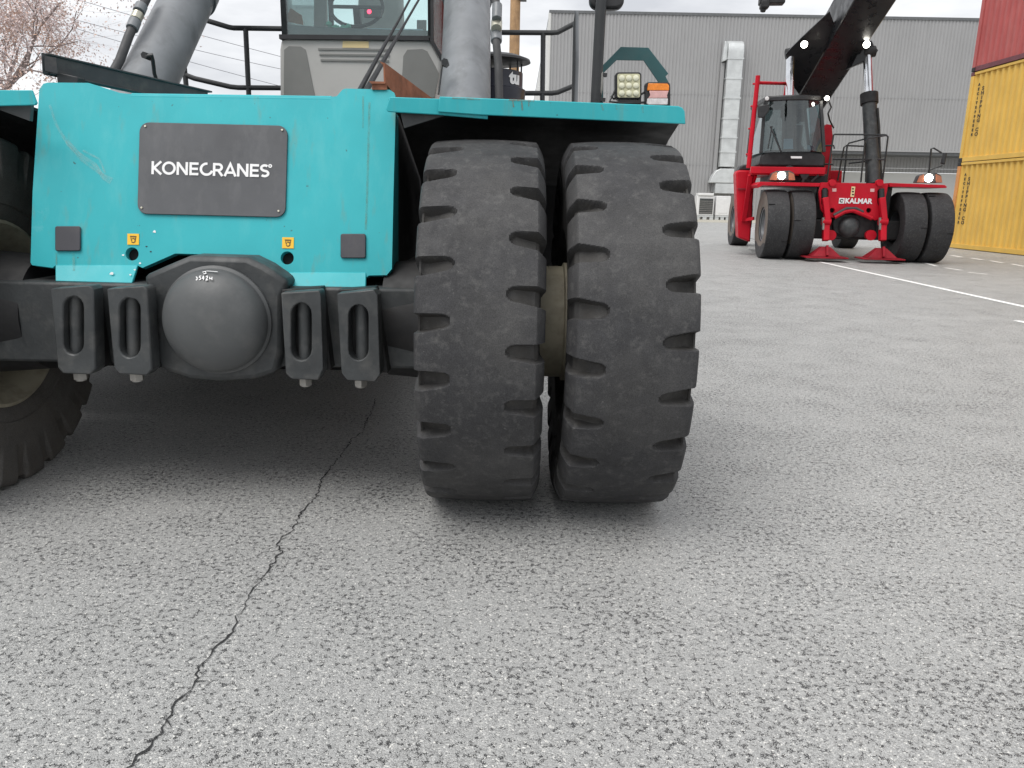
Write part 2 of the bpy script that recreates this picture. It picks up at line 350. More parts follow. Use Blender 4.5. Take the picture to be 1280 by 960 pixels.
# ================================================================== GROUND
gm = MB(); S = 1500
gm.add([(-S, -40, 0), (S, -40, 0), (S, S, 0), (-S, S, 0)], [(0, 1, 2, 3)])
ground = gm.build('ground', M['asphalt'], smooth=False, kind='structure')
# crack in the asphalt: jagged, with side splinters
crack_px = [(130, 975), (163, 958), (172, 946), (187, 938), (192, 927), (200, 917), (208, 905), (213, 886), (220, 878), (234, 868), (243, 857), (247, 848), (252, 830), (262, 821), (272, 806), (288, 795), (294, 783), (296, 771), (305, 762), (309, 748), (317, 738), (325, 727), (333, 715), (341, 704), (350, 692), (347, 682), (352, 673), (365, 665), (374, 645), (388, 629), (396, 620), (402, 600), (412, 588), (420, 577), (432, 562), (440, 549), (453, 541), (459, 525), (466, 512), (470, 498)]
cpts = []
for (a, b) in zip(crack_px[:-1], crack_px[1:]):
    A = G(*a); B = G(*b); n_ = max(2, int((B-A).length/.014))
    for i in range(n_):
        q = A.lerp(B, i/n_); pr = Vector((-(B-A).y, (B-A).x, 0)).normalized()
        cpts.append(q+pr*random.gauss(0, .0042))
ck = MB(); lo, hi = [], []
for i, q in enumerate(cpts):
    d = (cpts[min(i+1, len(cpts)-1)]-cpts[max(0, i-1)]).normalized(); pr = Vector((-d.y, d.x, 0))
    wd = .0014+.002*random.random()+.0025*max(0, math.sin(i*.21))**4
    lo.append(q-pr*wd*random.uniform(.35, 1.2)+Vector((0, 0, .003))); hi.append(q+pr*wd*random.uniform(.35, 1.2)+Vector((0, 0, .003)))
n = len(lo); ck.add(lo+hi, [(i, i+1, n+i+1, n+i) for i in range(n-1)])
for i in range(0, n-3, 5):
    if random.random() < .55:
        q = cpts[i]; an = random.uniform(0, 6.28); ln = random.uniform(.012, .04); d = Vector((math.cos(an), math.sin(an), 0)); pr = Vector((-d.y, d.x, 0))
        z = Vector((0, 0, .0034)); ck.add([q+pr*.0022+z, q-pr*.0022+z, q+d*ln*.6-pr*.0015+z, q+d*ln+z, q+d*ln*.5+pr*.002+z], [(0, 1, 2, 3, 4)])
ck.build('crack', M['crack'], ground, smooth=False)
# painted markings
def stripe(name, a, b, wd, z=.004, label=None):
    a = Vector((a.x, a.y, 0)); b = Vector((b.x, b.y, 0)); d = (b-a).normalized(); pr = Vector((-d.y, d.x, 0))*wd/2; ln = (b-a).length; k = max(1, int(ln/.12))
    l_, h_ = [], []
    for i in range(k+1):
        q = a.lerp(b, i/k); l_.append(q-pr*random.uniform(.93, 1.04)+Vector((0, 0, z))); h_.append(q+pr*random.uniform(.93, 1.04)+Vector((0, 0, z)))
    mb = MB().add(l_+h_, [(i, i+1, k+2+i, k+1+i) for i in range(k)])
    return mb.build(name, M['paint_line'], ground, smooth=False)
la, lb = G(1020, 326.5), G(1280, 383.5); stripe('painted_line', la, lb+(lb-la)*.9, .115)
for (x0, y0, x1, y1) in [(1189, 319.2, 1202, 321.6), (1213.5, 322.6, 1228, 324.9), (1238, 326, 1254, 328.8), (1264, 330, 1281, 333.2), (1150, 327, 1171, 333), (1181, 334.8, 1202, 338), (1210, 340.5, 1234, 343), (1160, 315.2, 1176, 317.4), (1270, 401, 1295, 406)]:
    stripe('painted_dash', G(x0, y0), G(x1, y1), .13 if y0 < 326 else .1)

# ================================================================== TYRES
def tyre_mesh(name, R, phase, nl=24, groove=True, wide=.455, flat=True, ringn=48*30, Rb=.362, bev=True):
    hw = wide/2
    # cross profile from the tight shoulder (-x) to the bevelled shoulder (+x): (x, r)
    left = [(-.145, Rb), (-.175, Rb+.008), (-.2, Rb+.04), (-.214, Rb+.085), (-.2145, Rb+.1), (-.221, Rb+.105), (-.224, Rb+.16), (-.2265, Rb+.2), (-.228, R-.185), (-.228, R-.15), (-.2275, R-.12), (-.2275, R-.09), (-.2275, R-.065), (-.227, R-.045), (-.225, R-.03), (-.22, R-.018), (-.21, R-.0105)]
    tread = [(-.205+.391*i/64, 0) for i in range(65)]
    tread = [(x, R-.0095*(abs(x)/.2)**2.4) for x, _ in tread]
    if bev: right = [(.189, R-.0105), (.193, R-.017), (.199, R-.028), (.206, R-.041), (.212, R-.055), (.217, R-.07), (.219, R-.087), (.217, R-.11), (.212, R-.14), (.206, R-.18), (.202, Rb+.16), (.202, Rb+.12), (.202, Rb+.08), (.2, Rb+.04), (.175, Rb+.008), (.145, Rb)]
    else: right = [(-x, r) for x, r in reversed(left)]; tread = [(-.205+.41*i/44, 0) for i in range(45)]; tread = [(x, R-.0095*(abs(x)/.2)**2.4) for x, _ in tread]
    k = hw/.2275
    prof = [(x*k, r) for x, r in left+tread+right]
    n = len(prof); nrm = []
    for i in range(n):
        a = prof[max(0, i-1)]; b = prof[min(n-1, i+1)]; dx, dr = b[0]-a[0], b[1]-a[1]; l = math.hypot(dx, dr) or 1
        nrm.append((-dr/l, dx/l))
    pitch = 2*math.pi/nl; verts = []; gv = []
    for j in range(ringn):
        th = 2*math.pi*j/ringn; ct, st = math.cos(th), math.sin(th)
        for i in range(n):
            x, r = prof[i]; g = 0
            if groove:
                side = 1 if x > 0 else -1
                c = (th+phase+(pitch/2 if side > 0 else 0)) % pitch
                if c > pitch/2: c -= pitch
                lug = int(math.floor((th+phase+(pitch/2 if side > 0 else 0))/pitch+.5)) % nl; jit = (math.sin(lug*12.9898+side*4.1)*43758.5453) % 1; jit2 = (math.sin(lug*78.233+side*2.7)*12543.123) % 1
                ax = abs(x); s_ = c*R+(jit2-.5)*.008
                s_ += .009*smooth01(.09, .23, ax)       # slots lean a little
                a0 = (.088 if side > 0 else .1)+(jit-.5)*.014
                if ax > a0 and r > R-.2:
                    hwid = (.0215+.0105*smooth01(a0, .2275, ax))*(.9+.2*jit2)
                    if ax < a0+.028: hwid *= math.sqrt(max(0, 1-((a0+.028-ax)/.028)**2))
                    e = .0046
                    mk = smooth01(hwid+e, hwid-e, abs(s_)) if hwid > .002 else 0
                    dep = (.024+.026*smooth01(a0, .19, ax))*(1-.45*smooth01(.185, .215, ax) if side > 0 else 1-.6*smooth01(.19, .2275, ax))*(.88+.24*jit)
                    if r < R-.06: dep *= smooth01(R-.2, R-.06, r)
                    g = mk*dep
            nx, nr = nrm[i]
            if r > R-.06: nx = nx*.3; l = math.hypot(nx, nr); nx, nr = nx/l, nr/l
            xx, rr = x-nx*g, r-nr*g
            y, z = -rr*ct, rr*st
            if flat:
                zc = -(R-.013)
                bl = smooth01(-.25, -R, z); xx *= 1+.035*bl
                if z < zc: z = zc
            verts.append((xx, y, z)); gv.append(min(1, g/.03))
    faces = [(j*n+i, ((j+1) % ringn)*n+i, ((j+1) % ringn)*n+i+1, j*n+i+1) for j in range(ringn) for i in range(n-1)]
    me = bpy.data.meshes.new(name); me.from_pydata(verts, [], faces); me.update()
    bm = bmesh.new(); bm.from_mesh(me); bmesh.ops.recalc_face_normals(bm, faces=bm.faces); bm.to_mesh(me); bm.free()
    at = me.attributes.new('groove', 'FLOAT', 'POINT'); at.data.foreach_set('value', gv)
    return me

# ================================================================== TEAL REACH STACKER (near)
CX, AY, TR = -1.245, 3.26, .75
ORG = Vector((CX, AY, 0))
rs = empty('reach_stacker', ORG)
tag(rs, 'large teal reach stacker with black dual tyres standing close to the camera', 'reach stacker')
def wheel_pair(side):
    for k, (xo, rot) in enumerate(((-.108, 0), (.402, math.pi))):
        x = xo if side > 0 else 2*CX-xo
        rz = rot if side > 0 else math.pi-rot
        # rim: part, tyre: sub-part
        mb = MB()
        mb.lathe([(-.15, .36), (-.185, .395), (-.205, .4), (-.21, .385), (-.19, .37), (-.16, .345), (-.1, .335), (0, .3), (.1, .335), (.13, .345), (.15, .37), (.168, .383), (.165, .398), (.155, .395), (.14, .36)], (0, 0, 0), (1, 0, 0), 56)
        mb.lathe([(-.06, .29), (-.055, .2), (-.1, .16), (-.11, .0)], (0, 0, 0), (1, 0, 0), 40)
        global ORG
        keep = ORG; ORG = Vector((0, 0, 0))
        rim = mb.build('wheel', M['khaki'], rs); ORG = keep
        rim.location = (x-CX, 0, TR-.013); rim.rotation_euler = (0, 0, rz)
        ph = (-.16, -.178)[k] if side > 0 else .07
        ty = link('tyre', tyre_mesh('tyre', TR, ph, ringn=48*30 if side > 0 else 48*14), M['rubber' if side > 0 else 'rubber_dusty_lifted'], rim, ang=33)
        for i in range(10):
            a = 2*math.pi*i/10
            keep2 = ORG; ORG = Vector((0, 0, 0))
            MB().cyl((-.085, .22*math.cos(a), .22*math.sin(a)), (-.045, .22*math.cos(a), .22*math.sin(a)), .018, seg=6).build('wheel_nut', M['steel'], rim, smooth=False); ORG = keep2
    xs = .147 if side > 0 else 2*CX-.147
    MB().lathe([(-.16, .25), (-.06, .25), (-.055, .235), (.055, .235), (.06, .25), (.16, .25)], (xs, AY, TR), (1, 0, 0), 48).build('wheel_spacer', M['khaki'], rs)
wheel_pair(1); wheel_pair(-1)

# --- front panel, leaning forward at its foot
PK, PY, PZ = .28, 3.10, .93
pn_n = Vector((0, 1, -PK)).normalized(); pn_0 = Vector((0, PY, PZ))
def PP(u, v, off=0): return onplane(u, v, pn_0-pn_n*off, pn_n)
def arc_px(cx, cy, r, n=24): return [(cx+r*math.cos(2*math.pi*i/n), cy+r*math.sin(2*math.pi*i/n)) for i in range(n)]
outline = [(49, 112), (54, 104.5), (60, 103), (110, 103.5), (122, 107), (150, 116), (165, 117.5), (414, 121), (421, 120), (428, 112), (432, 110.5), (487, 112), (493, 116), (495, 124), (492, 240), (490, 336), (483.5, 344), (461, 344.5), (458, 347), (457.5, 341), (361, 341), (354, 342), (347.5, 341.5), (306, 319.5), (219, 317), (178, 335), (172, 332), (69, 332), (66, 335), (40, 331.5), (38, 328), (40.6, 240)]
hole_px = [(165, 317.5), (359, 322.5)]
panel = holed('front_panel', [PP(*q) for q in outline], [[PP(*q) for q in arc_px(c[0], c[1], 8.2)] for c in hole_px], pn_n*.03, M['teal'], rs, bevel=.006)
# bent lower lips
for (a, b, c, d, e) in (((69, 331), (172, 331.5), (165, 354), (69, 351.5), 0), ((361, 340.3), (457.5, 340.3), (457, 362), (361, 360), 0)):
    t0, t1 = PP(*a, .002), PP(*b, .002); b1 = PP(*c, .03); b0 = PP(*d, .03)
    MB().prism([t0, t1, b1, b0], (0, .02, .004)).build('lower_lip', M['teal'], panel, bevel=.003)
for c in hole_px:   # dark tube behind each hole
    q = PP(*c); MB().cyl(q+pn_n*.032, q+pn_n*.25, .032, seg=20).build('hole_tube', M['void'], panel)
# rounded top edge, side plates, raised corner blocks
MB().tube([PP(166, 122, -.016), PP(415, 125.5, -.016)], .017, 12).build('rolled_edge', M['teal'], panel)
pr_ = PP(493.5, 130); pb_ = PP(489, 337)
MB().prism([pr_+pn_n*.03, pb_+pn_n*.03, Vector((pb_.x, pb_.y+.2, pb_.z)), Vector((pr_.x, pr_.y+.1, pr_.z))], (-.02, 0, 0)).build('side_plate', M['teal'], panel, bevel=.004)
MB().prism([Vector((pr_.x-.004, pr_.y+.101, pr_.z)), Vector((pb_.x-.004, pb_.y+.201, pb_.z)), Vector((pb_.x-.004, 8, pb_.z)), Vector((pr_.x-.004, 8, pr_.z))], (-.02, 0, 0)).build('shaded_side_plate', M['void'], panel)  # rest of the teal side plate, its deep shade painted as black
pl_ = PP(50, 112); pm_ = PP(39, 328)
MB().prism([pl_+pn_n*.03, pm_+pn_n*.03, Vector((pm_.x, 4.3, pm_.z)), Vector((pl_.x, 4.3, pl_.z))], (.02, 0, 0)).build('side_plate', M['teal'], panel, bevel=.004)
for (u0, u1, v) in ((56, 112, 105), (432, 487, 113)):
    a = PP(u0, v); b = PP(u1, v+1)
    MB().prism([a+Vector((0, .04, 0)), b+Vector((0, .04, 0)), b+Vector((0, .04, -.1)), a+Vector((0, .04, -.1))], (0, .35, -.02)).build('corner_block', M['teal'], panel, bevel=.008)
zt = PP(300, 122).z
MB().box((PP(52, 200).x+.02, PY+.2, zt-.06), (PP(492, 200).x-.02, 4.6, zt-.015)).build('deck_plate', M['teal'], rs)
# sign plate with lettering and rivets
def rrect(x0, y0, x1, y1, r, n=6):
    o = []
    for (cx, cy, a0) in ((x1-r, y0+r, -90), (x1-r, y1-r, 0), (x0+r, y1-r, 90), (x0+r, y0+r, 180)):
        for i in range(n+1):
            a = math.radians(a0+90*i/n); o.append((cx+r*math.cos(a), cy+r*math.sin(a)))
    return o
def warp4(c00, c10, c11, c01):      # unit square -> pixel quad
    def f(s_, t_):
        a = [(1-s_)*c00[i]+s_*c10[i] for i in (0, 1)]; b = [(1-s_)*c01[i]+s_*c11[i] for i in (0, 1)]
        return ((1-t_)*a[0]+t_*b[0], (1-t_)*a[1]+t_*b[1])
    return f
qs = warp4((174.5, 152.5), (359.5, 157), (356.5, 271.5), (171.5, 267))
pts = [qs(x/185, y/115) for x, y in rrect(0, 0, 185, 115, 12)]
plate = MB().prism([PP(u, v, .010) for u, v in pts], pn_n*.0085).build('name_plate', M['plate'], panel, bevel=.0015)
for (x, y) in ((.04, .045), (.965, .05), (.03, .935), (.955, .935)):
    u, v = qs(x, y); q = PP(u, v, .0105); MB().cyl(q, q-pn_n*.004, .0052, .004, 12).build('rivet', M['fitting'], plate)
# geometric lettering, one mesh per letter; unit: cap height = 1
def stroke(mb, pts, wd, fn, closed=False):
    n = len(pts); Lf, Rt = [], []
    for i in range(n):
        p = Vector(pts[i]); a = Vector(pts[(i-1) % n] if (closed or i) else pts[i]); b = Vector(pts[(i+1) % n] if (closed or i < n-1) else pts[i])
        d1 = (p-a).normalized() if (p-a).length else (b-p).normalized(); d2 = (b-p).normalized() if (b-p).length else d1
        n1 = Vector((-d1.y, d1.x)); n2 = Vector((-d2.y, d2.x)); m = (n1+n2); m = m.normalized() if m.length > 1e-6 else n1
        k = min(2.2, 1/max(.2, m.dot(n1))); Lf.append(p+m*wd/2*k); Rt.append(p-m*wd/2*k)
    vv = [fn(q.x, q.y, 0) for q in Lf+Rt]; rng = range(n if closed else n-1)
    top = [fn(q.x, q.y, 1) for q in Lf+Rt]
    f = []
    for i in rng:
        j = (i+1) % n; f += [(2*n+i, 2*n+j, 3*n+j, 3*n+i), (i, j, 2*n+j, 2*n+i), (n+i, 3*n+i, 3*n+j, n+j)]
    mb.add(vv+top, f)
def arcp(cx, cy, rx, ry, a0, a1, n=18): return [(cx+rx*math.cos(math.radians(a0+(a1-a0)*i/n)), cy+ry*math.sin(math.radians(a0+(a1-a0)*i/n))) for i in range(n+1)]
LW = .185
GL = {
 'K': (.78, [[(.1, 0), (.1, 1)], [(.72, 1), (.2, .5), (.74, 0)]]),
 'O': (1.06, [('c', arcp(.52, .5, .42, .42, 0, 360, 30)[:-1])]),
 'N': (.95, [[(.12, 0), (.12, 1)], [(.12, .95), (.78, .05)], [(.78, 0), (.78, 1)]]),
 'E': (.74, [[(.12, 0), (.12, 1)], [(.12, .9), (.7, .9)], [(.12, .5), (.66, .5)], [(.12, .1), (.7, .1)]]),
 'C': (1.0, [arcp(.56, .5, .42, .42, 82, 345, 24)]),
 'R': (.84, [[(.12, 0), (.12, 1)], [(.12, .9), (.45, .9)]+arcp(.45, .67, .23, .23, 90, -90, 10)+[(.12, .44)], [(.42, .44), (.74, 0)]]),
 'A': (.95, [[(.07, 0), (.47, .95), (.87, 0)], [(.2, .28), (.74, .28)]]),
 'S': (.76, [arcp(.38, .71, .25, .2, 40, 250, 14)+arcp(.38, .29, .27, .2, 90, -140, 16)]),
}
def konec(x, y, d): # x along 0..1 of the word, y cap height 0..1
    u, v = qs(.0875+x*.80, .566+.004*x-y*.142); return PP(u, v, .0105+d*.0012)
word = 'KONECRANES'; tot = sum(GL[c][0] for c in word); xo = 0
for c in word:
    wd_, sts = GL[c]; mb = MB()
    for si_, s_ in enumerate(sts):
        cl = isinstance(s_, tuple); pl = s_[1] if cl else s_
        stroke(mb, pl, LW, lambda x, y, d, xo=xo, si_=si_: konec((xo+x)/tot, y, d*(1+.35*si_)), cl)
    mb.build('letter', M['white'], plate, smooth=False); xo += wd_
mb = MB(); stroke(mb, arcp(0, 0, .1, .1, 0, 360, 14)[:-1], .09, lambda x, y, d: konec((tot+.02+x)/tot, .88+y, d), True); mb.build('letter', M['white'], plate, smooth=False)
# yellow stickers, square pads
for (cx, cy) in ((166.5, 299), (360, 303.5)):
    st = MB().prism([PP(cx+a, cy+b, .003) for a, b in ((-7.2, -7), (7.2, -6.7), (7, 7), (-7.4, 6.7))], pn_n*.0025).build('warning_sticker', M['yellow_sticker'], panel)
    mb = MB(); sg = lambda x, y, d: PP(cx+x, cy+y, .0036+d*.0004)
    stroke(mb, [(-4, -3.5), (4, -3.2)], 1.6, sg); stroke(mb, arcp(0, 1.6, 2.4, 2.6, -120, 150, 10), 1.3, sg); stroke(mb, [(-3, -2), (-2, 2)], 1.2, sg); stroke(mb, [(3, -2), (2.6, .5)], 1.2, sg)
    mb.build('sticker_print', M['sticker_ink'], st, smooth=False)
for (u0, v0, u1, v1) in ((68.5, 282.5, 100, 313.5), (425.5, 292, 457, 322.5)):
    MB().prism([PP(u, v, .011) for u, v in rrect(u0, v0, u1, v1, 2.5, 3)], pn_n*.0095).build('square_pad', M['pad'], panel, bevel=.003)
for (pl_px, wd_px, mt_) in (([(62, 131), (70, 155), (84, 180), (102, 200), (122, 215), (140, 224)], 3.2, 'scuff'), ([(78, 170), (98, 192), (118, 206), (130, 222), (138, 228)], 5, 'scuff'), ([(104, 188), (124, 199), (132, 216)], 2.5, 'scuff'), ([(461, 128), (460.5, 190), (459, 260), (457.5, 287)], 2.6, 'streak'), ([(454, 120), (454.5, 160)], 1.6, 'streak'), ([(92, 316), (92.5, 340)], 3, 'streak'), ([(70, 316), (71, 334)], 2, 'streak')):
    mb = MB(); stroke(mb, [(a+random.uniform(-.8, .8), b) for a, b in pl_px], wd_px, lambda x, y, d: PP(x, y, .0008+d*.0006+(.024*smooth01(331, 350, y)))); mb.build('scuff_mark' if mt_ == 'scuff' else 'rust_streak', M[mt_], panel, smooth=False)
# chipped paint dots round the left hole
for (u, v, r) in ((193, 289.5, 1.9), (175, 329, 1.3), (139.5, 342, 2.6), (168.5, 337, 1.2), (163, 343.5, 1.3), (183, 308, 1.0), (188.5, 314.5, 1.1), (154, 319, 1.4)):
    off = .0015 if v < 331 else .024
    MB().prism([PP(u+r*random.uniform(.6, 1.5)*math.cos(a*.9), v+r*random.uniform(.5, 1.1)*math.sin(a*.9), off) for a in range(7)], pn_n*.001).build('paint_chip', M['white'] if r > 1.1 else M['axle_dark'], panel, smooth=False)

# --- axle
AXF = 3.03
def AP(u, v, y=AXF): return P(u, v, y)
def zof(u, v, y): return P(u, v, y).z
axle = MB()
za, zb = zof(500, 361, AXF), zof(500, 461, AXF)
axle.prism([(CX-1.0, AXF, za), (CX+1.0, AXF, za), (CX+1.0, AXF, zb+.02), (CX+.9, AXF, zb), (CX-.9, AXF, zb), (CX-1.0, AXF, zb+.02)], (0, .42, 0))
axle_o = axle.build('drive_axle', M['axle'], rs, bevel=.012)
# differential casing: octagonal bulge with bowl bottom
hexp = [(178, 345), (186, 372), (188, 440), (200, 462), (236, 474), (275, 477.5), (318, 474), (345, 466), (352, 440), (353, 372), (361, 352), (330, 332), (308, 322), (236, 320), (205, 333)]
MB().prism([AP(u, v, AXF-.055) for u, v in hexp], (0, .3, 0)).build('differential_case', M['axle'], axle_o, bevel=.02)
cdm = AP(272.5, 400, AXF-.055); dr = (AP(337, 400, AXF-.055)-cdm).length*1.0
dome = MB()
prof = [(-.002, dr*1.05), (.012, dr*1.05), (.02, dr*1.0)]+[(.02+.115*math.sin(math.radians(a)), dr*math.cos(math.radians(a))**.8) for a in range(8, 90, 6)]+[(.1352, .0005)]
dome.lathe(prof, cdm, (0, -1, 0), 64); dome_o = dome.build('dome_cover', M['dome'], axle_o)
def on_dome(u, v, d):
    q = AP(u, v, AXF-.055); r = min(.98, math.hypot(q.x-cdm.x, q.z-cdm.z)/dr); a = math.acos(r**(1/.8))
    return onplane(u, v, Vector((0, cdm.y-(.02+.115*math.sin(a))-.0015-d*.0012, 0)), Vector((0, 1, 0)))
mb = MB(); sg = on_dome
stroke(mb, arcp(245, 348, 1.6, 2.0, 0, 360, 8), 1.2, sg); stroke(mb, [(251.5, 345), (249.5, 345.2), (249, 347)], 1.0, sg); stroke(mb, arcp(249.6, 348.2, 1.4, 1.4, -90, 130, 7), 1.0, sg)
stroke(mb, [(254.3, 344.6), (253, 348), (255.4, 347.6)], 1.0, sg); stroke(mb, [(254.6, 345.6), (254.4, 350)], .9, sg)
stroke(mb, [(257.4, 345.6), (259, 345), (259.4, 346.6), (257.6, 350), (260, 349.6)], 1.0, sg)
stroke(mb, [(262.2, 346), (262, 348.4), (264.6, 348)], .9, sg); stroke(mb, [(265, 346), (264.8, 350)], .9, sg)
stroke(mb, [(253, 340.2), (257, 339.2), (257.5, 341.8), (254, 342.4)], .9, sg); stroke(mb, [(258, 338.6), (272, 339.6)], .6, sg)
mb.build('chalk_number', M['white'], dome_o, smooth=False)
# spring-like clamp blocks with slot and rod
def slot(cu, v0, v1, hw_, n=8):
    o = []
    for (cy, a0) in ((v1-hw_, 0), (v0+hw_, 180)):
        for i in range(n+1):
            a = math.radians(a0+180*i/n); o.append((cu+hw_*math.cos(a), cy+hw_*1.1*math.sin(a)))
    return o
for (q, sl, bolt) in (([(63, 361), (112.5, 357), (116.5, 362), (119.5, 462), (113, 468.5), (78, 467), (72, 460)], (91.5, 372, 442, 12.5), (101, 0)),
                      ([(133, 361), (180, 357.5), (184, 362), (190, 462), (184, 469.5), (148, 467.5), (142, 460)], (162, 373.5, 446, 13), (171, 0)),
                      ([(351, 366), (399, 363), (401, 369), (404, 464), (398, 475.5), (364, 474), (357, 467)], (376.5, 380, 449.5, 12.7), (382, 0)),
                      ([(421.5, 367), (467, 362), (472, 369), (475.5, 468), (469, 477), (434, 475.5), (427, 467)], (448, 382, 449.5, 12.5), (451, 0))):
    yb = AXF-.15
    cl = holed('axle_clamp', [P(u, v, yb) for u, v in q], [[P(u, v, yb) for u, v in slot(*sl)]], (0, .075, 0), M['axle'], axle_o, bevel=.006)
    MB().prism([P(u, v, yb+.085) for u, v in [(q[0][0]+1, 362), (q[1][0]+2, 359), (q[3][0]+10, q[3][1]-2), (q[6][0]+8, q[3][1]-2)]], (0, .075, 0)).build('clamp_back', M['axle_dark'], cl, bevel=.004)
    a = P(sl[0]+4, sl[1]-8, yb+.05); b = P(sl[0]+6, sl[2]+14, yb+.05)
    MB().cyl(a, b, .026, seg=18).build('clamp_rod', M['axle'], cl)
    zb_ = P(bolt[0], q[4][1], yb+.04)
    MB().cyl(zb_+Vector((0, 0, .01)), zb_-Vector((0, 0, .016)), .026, seg=6).cyl(zb_-Vector((0, 0, .015)), zb_-Vector((0, 0, .022)), .02, seg=14).build('clamp_bolt', M['steel'], cl)
# brake housings at the axle ends, dark frame behind
for s_ in (1, -1):
    MB().lathe([(-.14, .001), (-.14, .24), (.1, .26), (.16, .27), (.22, .24), (.3, .1)], (CX+s_*.86, AY+.0, TR), (s_, 0, 0), 40).build('brake_housing', M['axle_dark'], axle_o)
MB().box((CX-.72, 3.46, .6), (CX+.72, 9.0, 1.52)).box((CX-2.3, 4.22, .3), (CX+.84, 9.5, 1.5)).build('chassis_light_block', M['axle_dark'], rs, bevel=.02)  # chassis, plus a wide low box added to block light beneath the machine

# --- fenders
def fender(side):
    mx_ = (lambda p: p) if side > 0 else (lambda p: Vector((2*CX-p.x+.17, p.y, p.z)))
    y0, y1 = 3.06, 3.24
    def FP(u, v, dy=0):                # lip plane swept back a little to the outside
        n_ = Vector((-(y1-y0), 1.28, 0)).normalized(); return onplane(u, v, Vector((-.5, y0+dy, 0)), n_)
    lip = [(549.5, 120.5), (700, 126.5), (848, 132.5), (853, 134.5), (856, 139), (857, 155), (700, 148), (600, 143.6), (547, 139.8)]
    fo = MB().prism([mx_(FP(*q)) for q in lip], (0, .012, 0)).build('fender', M['teal'], rs, bevel=.003)
    lip2 = [(487, 121), (552, 123.5), (552, 130), (610, 141), (609.5, 149), (548, 143.5), (485, 139.8), (482.5, 137)]
    MB().prism([mx_(FP(u, v, .014)) for u, v in lip2], (0, .012, 0)).build('overlap_strip', M['teal'], fo, bevel=.003)
    a0, a1 = FP(486, 124, .03), FP(855.5, 140, .03)
    b0, b1 = a0+Vector((0, .3, -.03)), a1+Vector((-.002, .3, -.075)); c0, c1 = Vector((a0.x, 4.1, 1.36)), Vector((a1.x, 4.1, 1.33)); d0, d1 = Vector((a0.x, 4.4, .86)), Vector((a1.x, 4.4, .86))
    z_ = Vector((0, 0, -.012))
    pp = [(q if side > 0 else Vector((2*CX-q.x, q.y, q.z))) for q in (a0, a1, b1, b0, c1, c0, d1, d0)]
    MB().add(pp+[q+z_+Vector((0, -.012, 0)) for q in pp], [(0, 1, 2, 3), (3, 2, 4, 5), (5, 4, 6, 7), (8, 9, 10, 11), (11, 10, 12, 13), (13, 12, 14, 15), (0, 1, 9, 8), (1, 2, 10, 9), (2, 4, 12, 10), (4, 6, 14, 12), (6, 7, 15, 14), (7, 5, 13, 15), (5, 3, 11, 13), (3, 0, 8, 11)]).build('mudguard', M['axle_dark'], fo)
    # shadowed web plate under the inner end
    MB().prism([mx_(q) for q in (FP(500, 139, .05), FP(560, 143, .05), FP(505, 160, .05))], (0, .02, 0)).build('gusset', M['axle'], fo)
    return fo
M['rustmark'] = wear_mat('rust_bloom', (.32, .15, .06), .75)
fr = fender(1); fl = fender(-1)
for (pl_px, wd_px) in (([(636, 124.6), (668, 126)], 2.4), ([(641, 125), (642, 134)], 1.6), ([(652, 126), (653, 138)], 1.8), ([(661, 126), (661, 133)], 1.4), ([(688, 127.5), (688.5, 133)], 1.2), ([(752, 131), (754, 138)], 2), ([(770, 131), (771, 137)], 1.4), ([(803, 133), (804, 141)], 1.6), ([(565, 122.5), (600, 124.2)], 1.3)):
    mb = MB(); lipn = Vector((-.18, 1.28, 0)).normalized()
    stroke(mb, pl_px, wd_px, lambda x, y, d: onplane(x, y, Vector((-.5, 3.0588-d*.0005, 0)), lipn)); mb.build('rust_bloom', M['rustmark'], fr, smooth=False)
FY = 3.42
def FQ(u, v, dy=0): return P(u, v, FY+dy)
# mirror mast
MB().cyl(FQ(744.5, 133), FQ(753, -30), .0225, seg=14).build('mirror_mast', M['rail'], rs)
mm = MB().prism([FQ(u, v, .02) for u, v in rrect(737, -60, 780.5, 11, 11, 6)], (0, .05, 0)).build('mirror', M['black'], rs, bevel=.012)
MB().tube([FQ(751, 88, .01), FQ(752.5, 92, -.01), FQ(751.5, 112, -.01), FQ(748, 126, .0), FQ(752, 128, 0)], .0065, 8).build('mast_cable', M['steel'], rs)
for (u, v) in ((750.5, 93), (748.5, 124)):
    MB().bar(FQ(u-9, v, -.005), FQ(u+8, v+1, -.005), .02, .014).build('mast_clamp', M['black'], rs)
# arch bracket behind the lamps
arch = [(752, 83), (776, 58.5), (810.5, 59.5), (835.5, 92), (832, 95.5), (837.5, 106), (838, 132), (825, 132), (824, 104), (804.5, 75.5), (771, 75), (754, 91.5), (754, 130), (751, 130)]
MB().prism([FQ(u, v, .14) for u, v in arch], (0, .008, 0)).build('lamp_guard', M['dark_teal'], rs, bevel=.001)
# square LED work lamp
wl = MB().prism([FQ(u, v, .02) for u, v in rrect(769.5, 90, 802, 124, 4, 4)], (0, .05, 0)).build('work_lamp', M['black'], rs, bevel=.004)
MB().prism([FQ(u, v, .016) for u, v in rrect(771.8, 92.2, 800, 121.8, 2.5, 3)], (0, .006, 0)).build('lamp_lens', M['lamp_glass'], wl)
for i in range(3):
    for j in range(3):
        c = FQ(777.2+i*8.9, 97.8+j*9.4, .014)
        MB().lathe([(0, .013), (.004, .011), (.006, .006), (.0065, .0003)], c, (0, -1, 0), 16).build('led_cell', M['lamp_cell'], wl)
MB().bar(FQ(774, 127, .04), FQ(799, 128, .04), .04, .012).bar(FQ(774, 121, .04), FQ(774, 129.5, .04), .03, .012, up=(1, 0, 0)).bar(FQ(799, 122, .04), FQ(799, 130.5, .04), .03, .012, up=(1, 0, 0)).build('lamp_bracket', M['black'], wl)
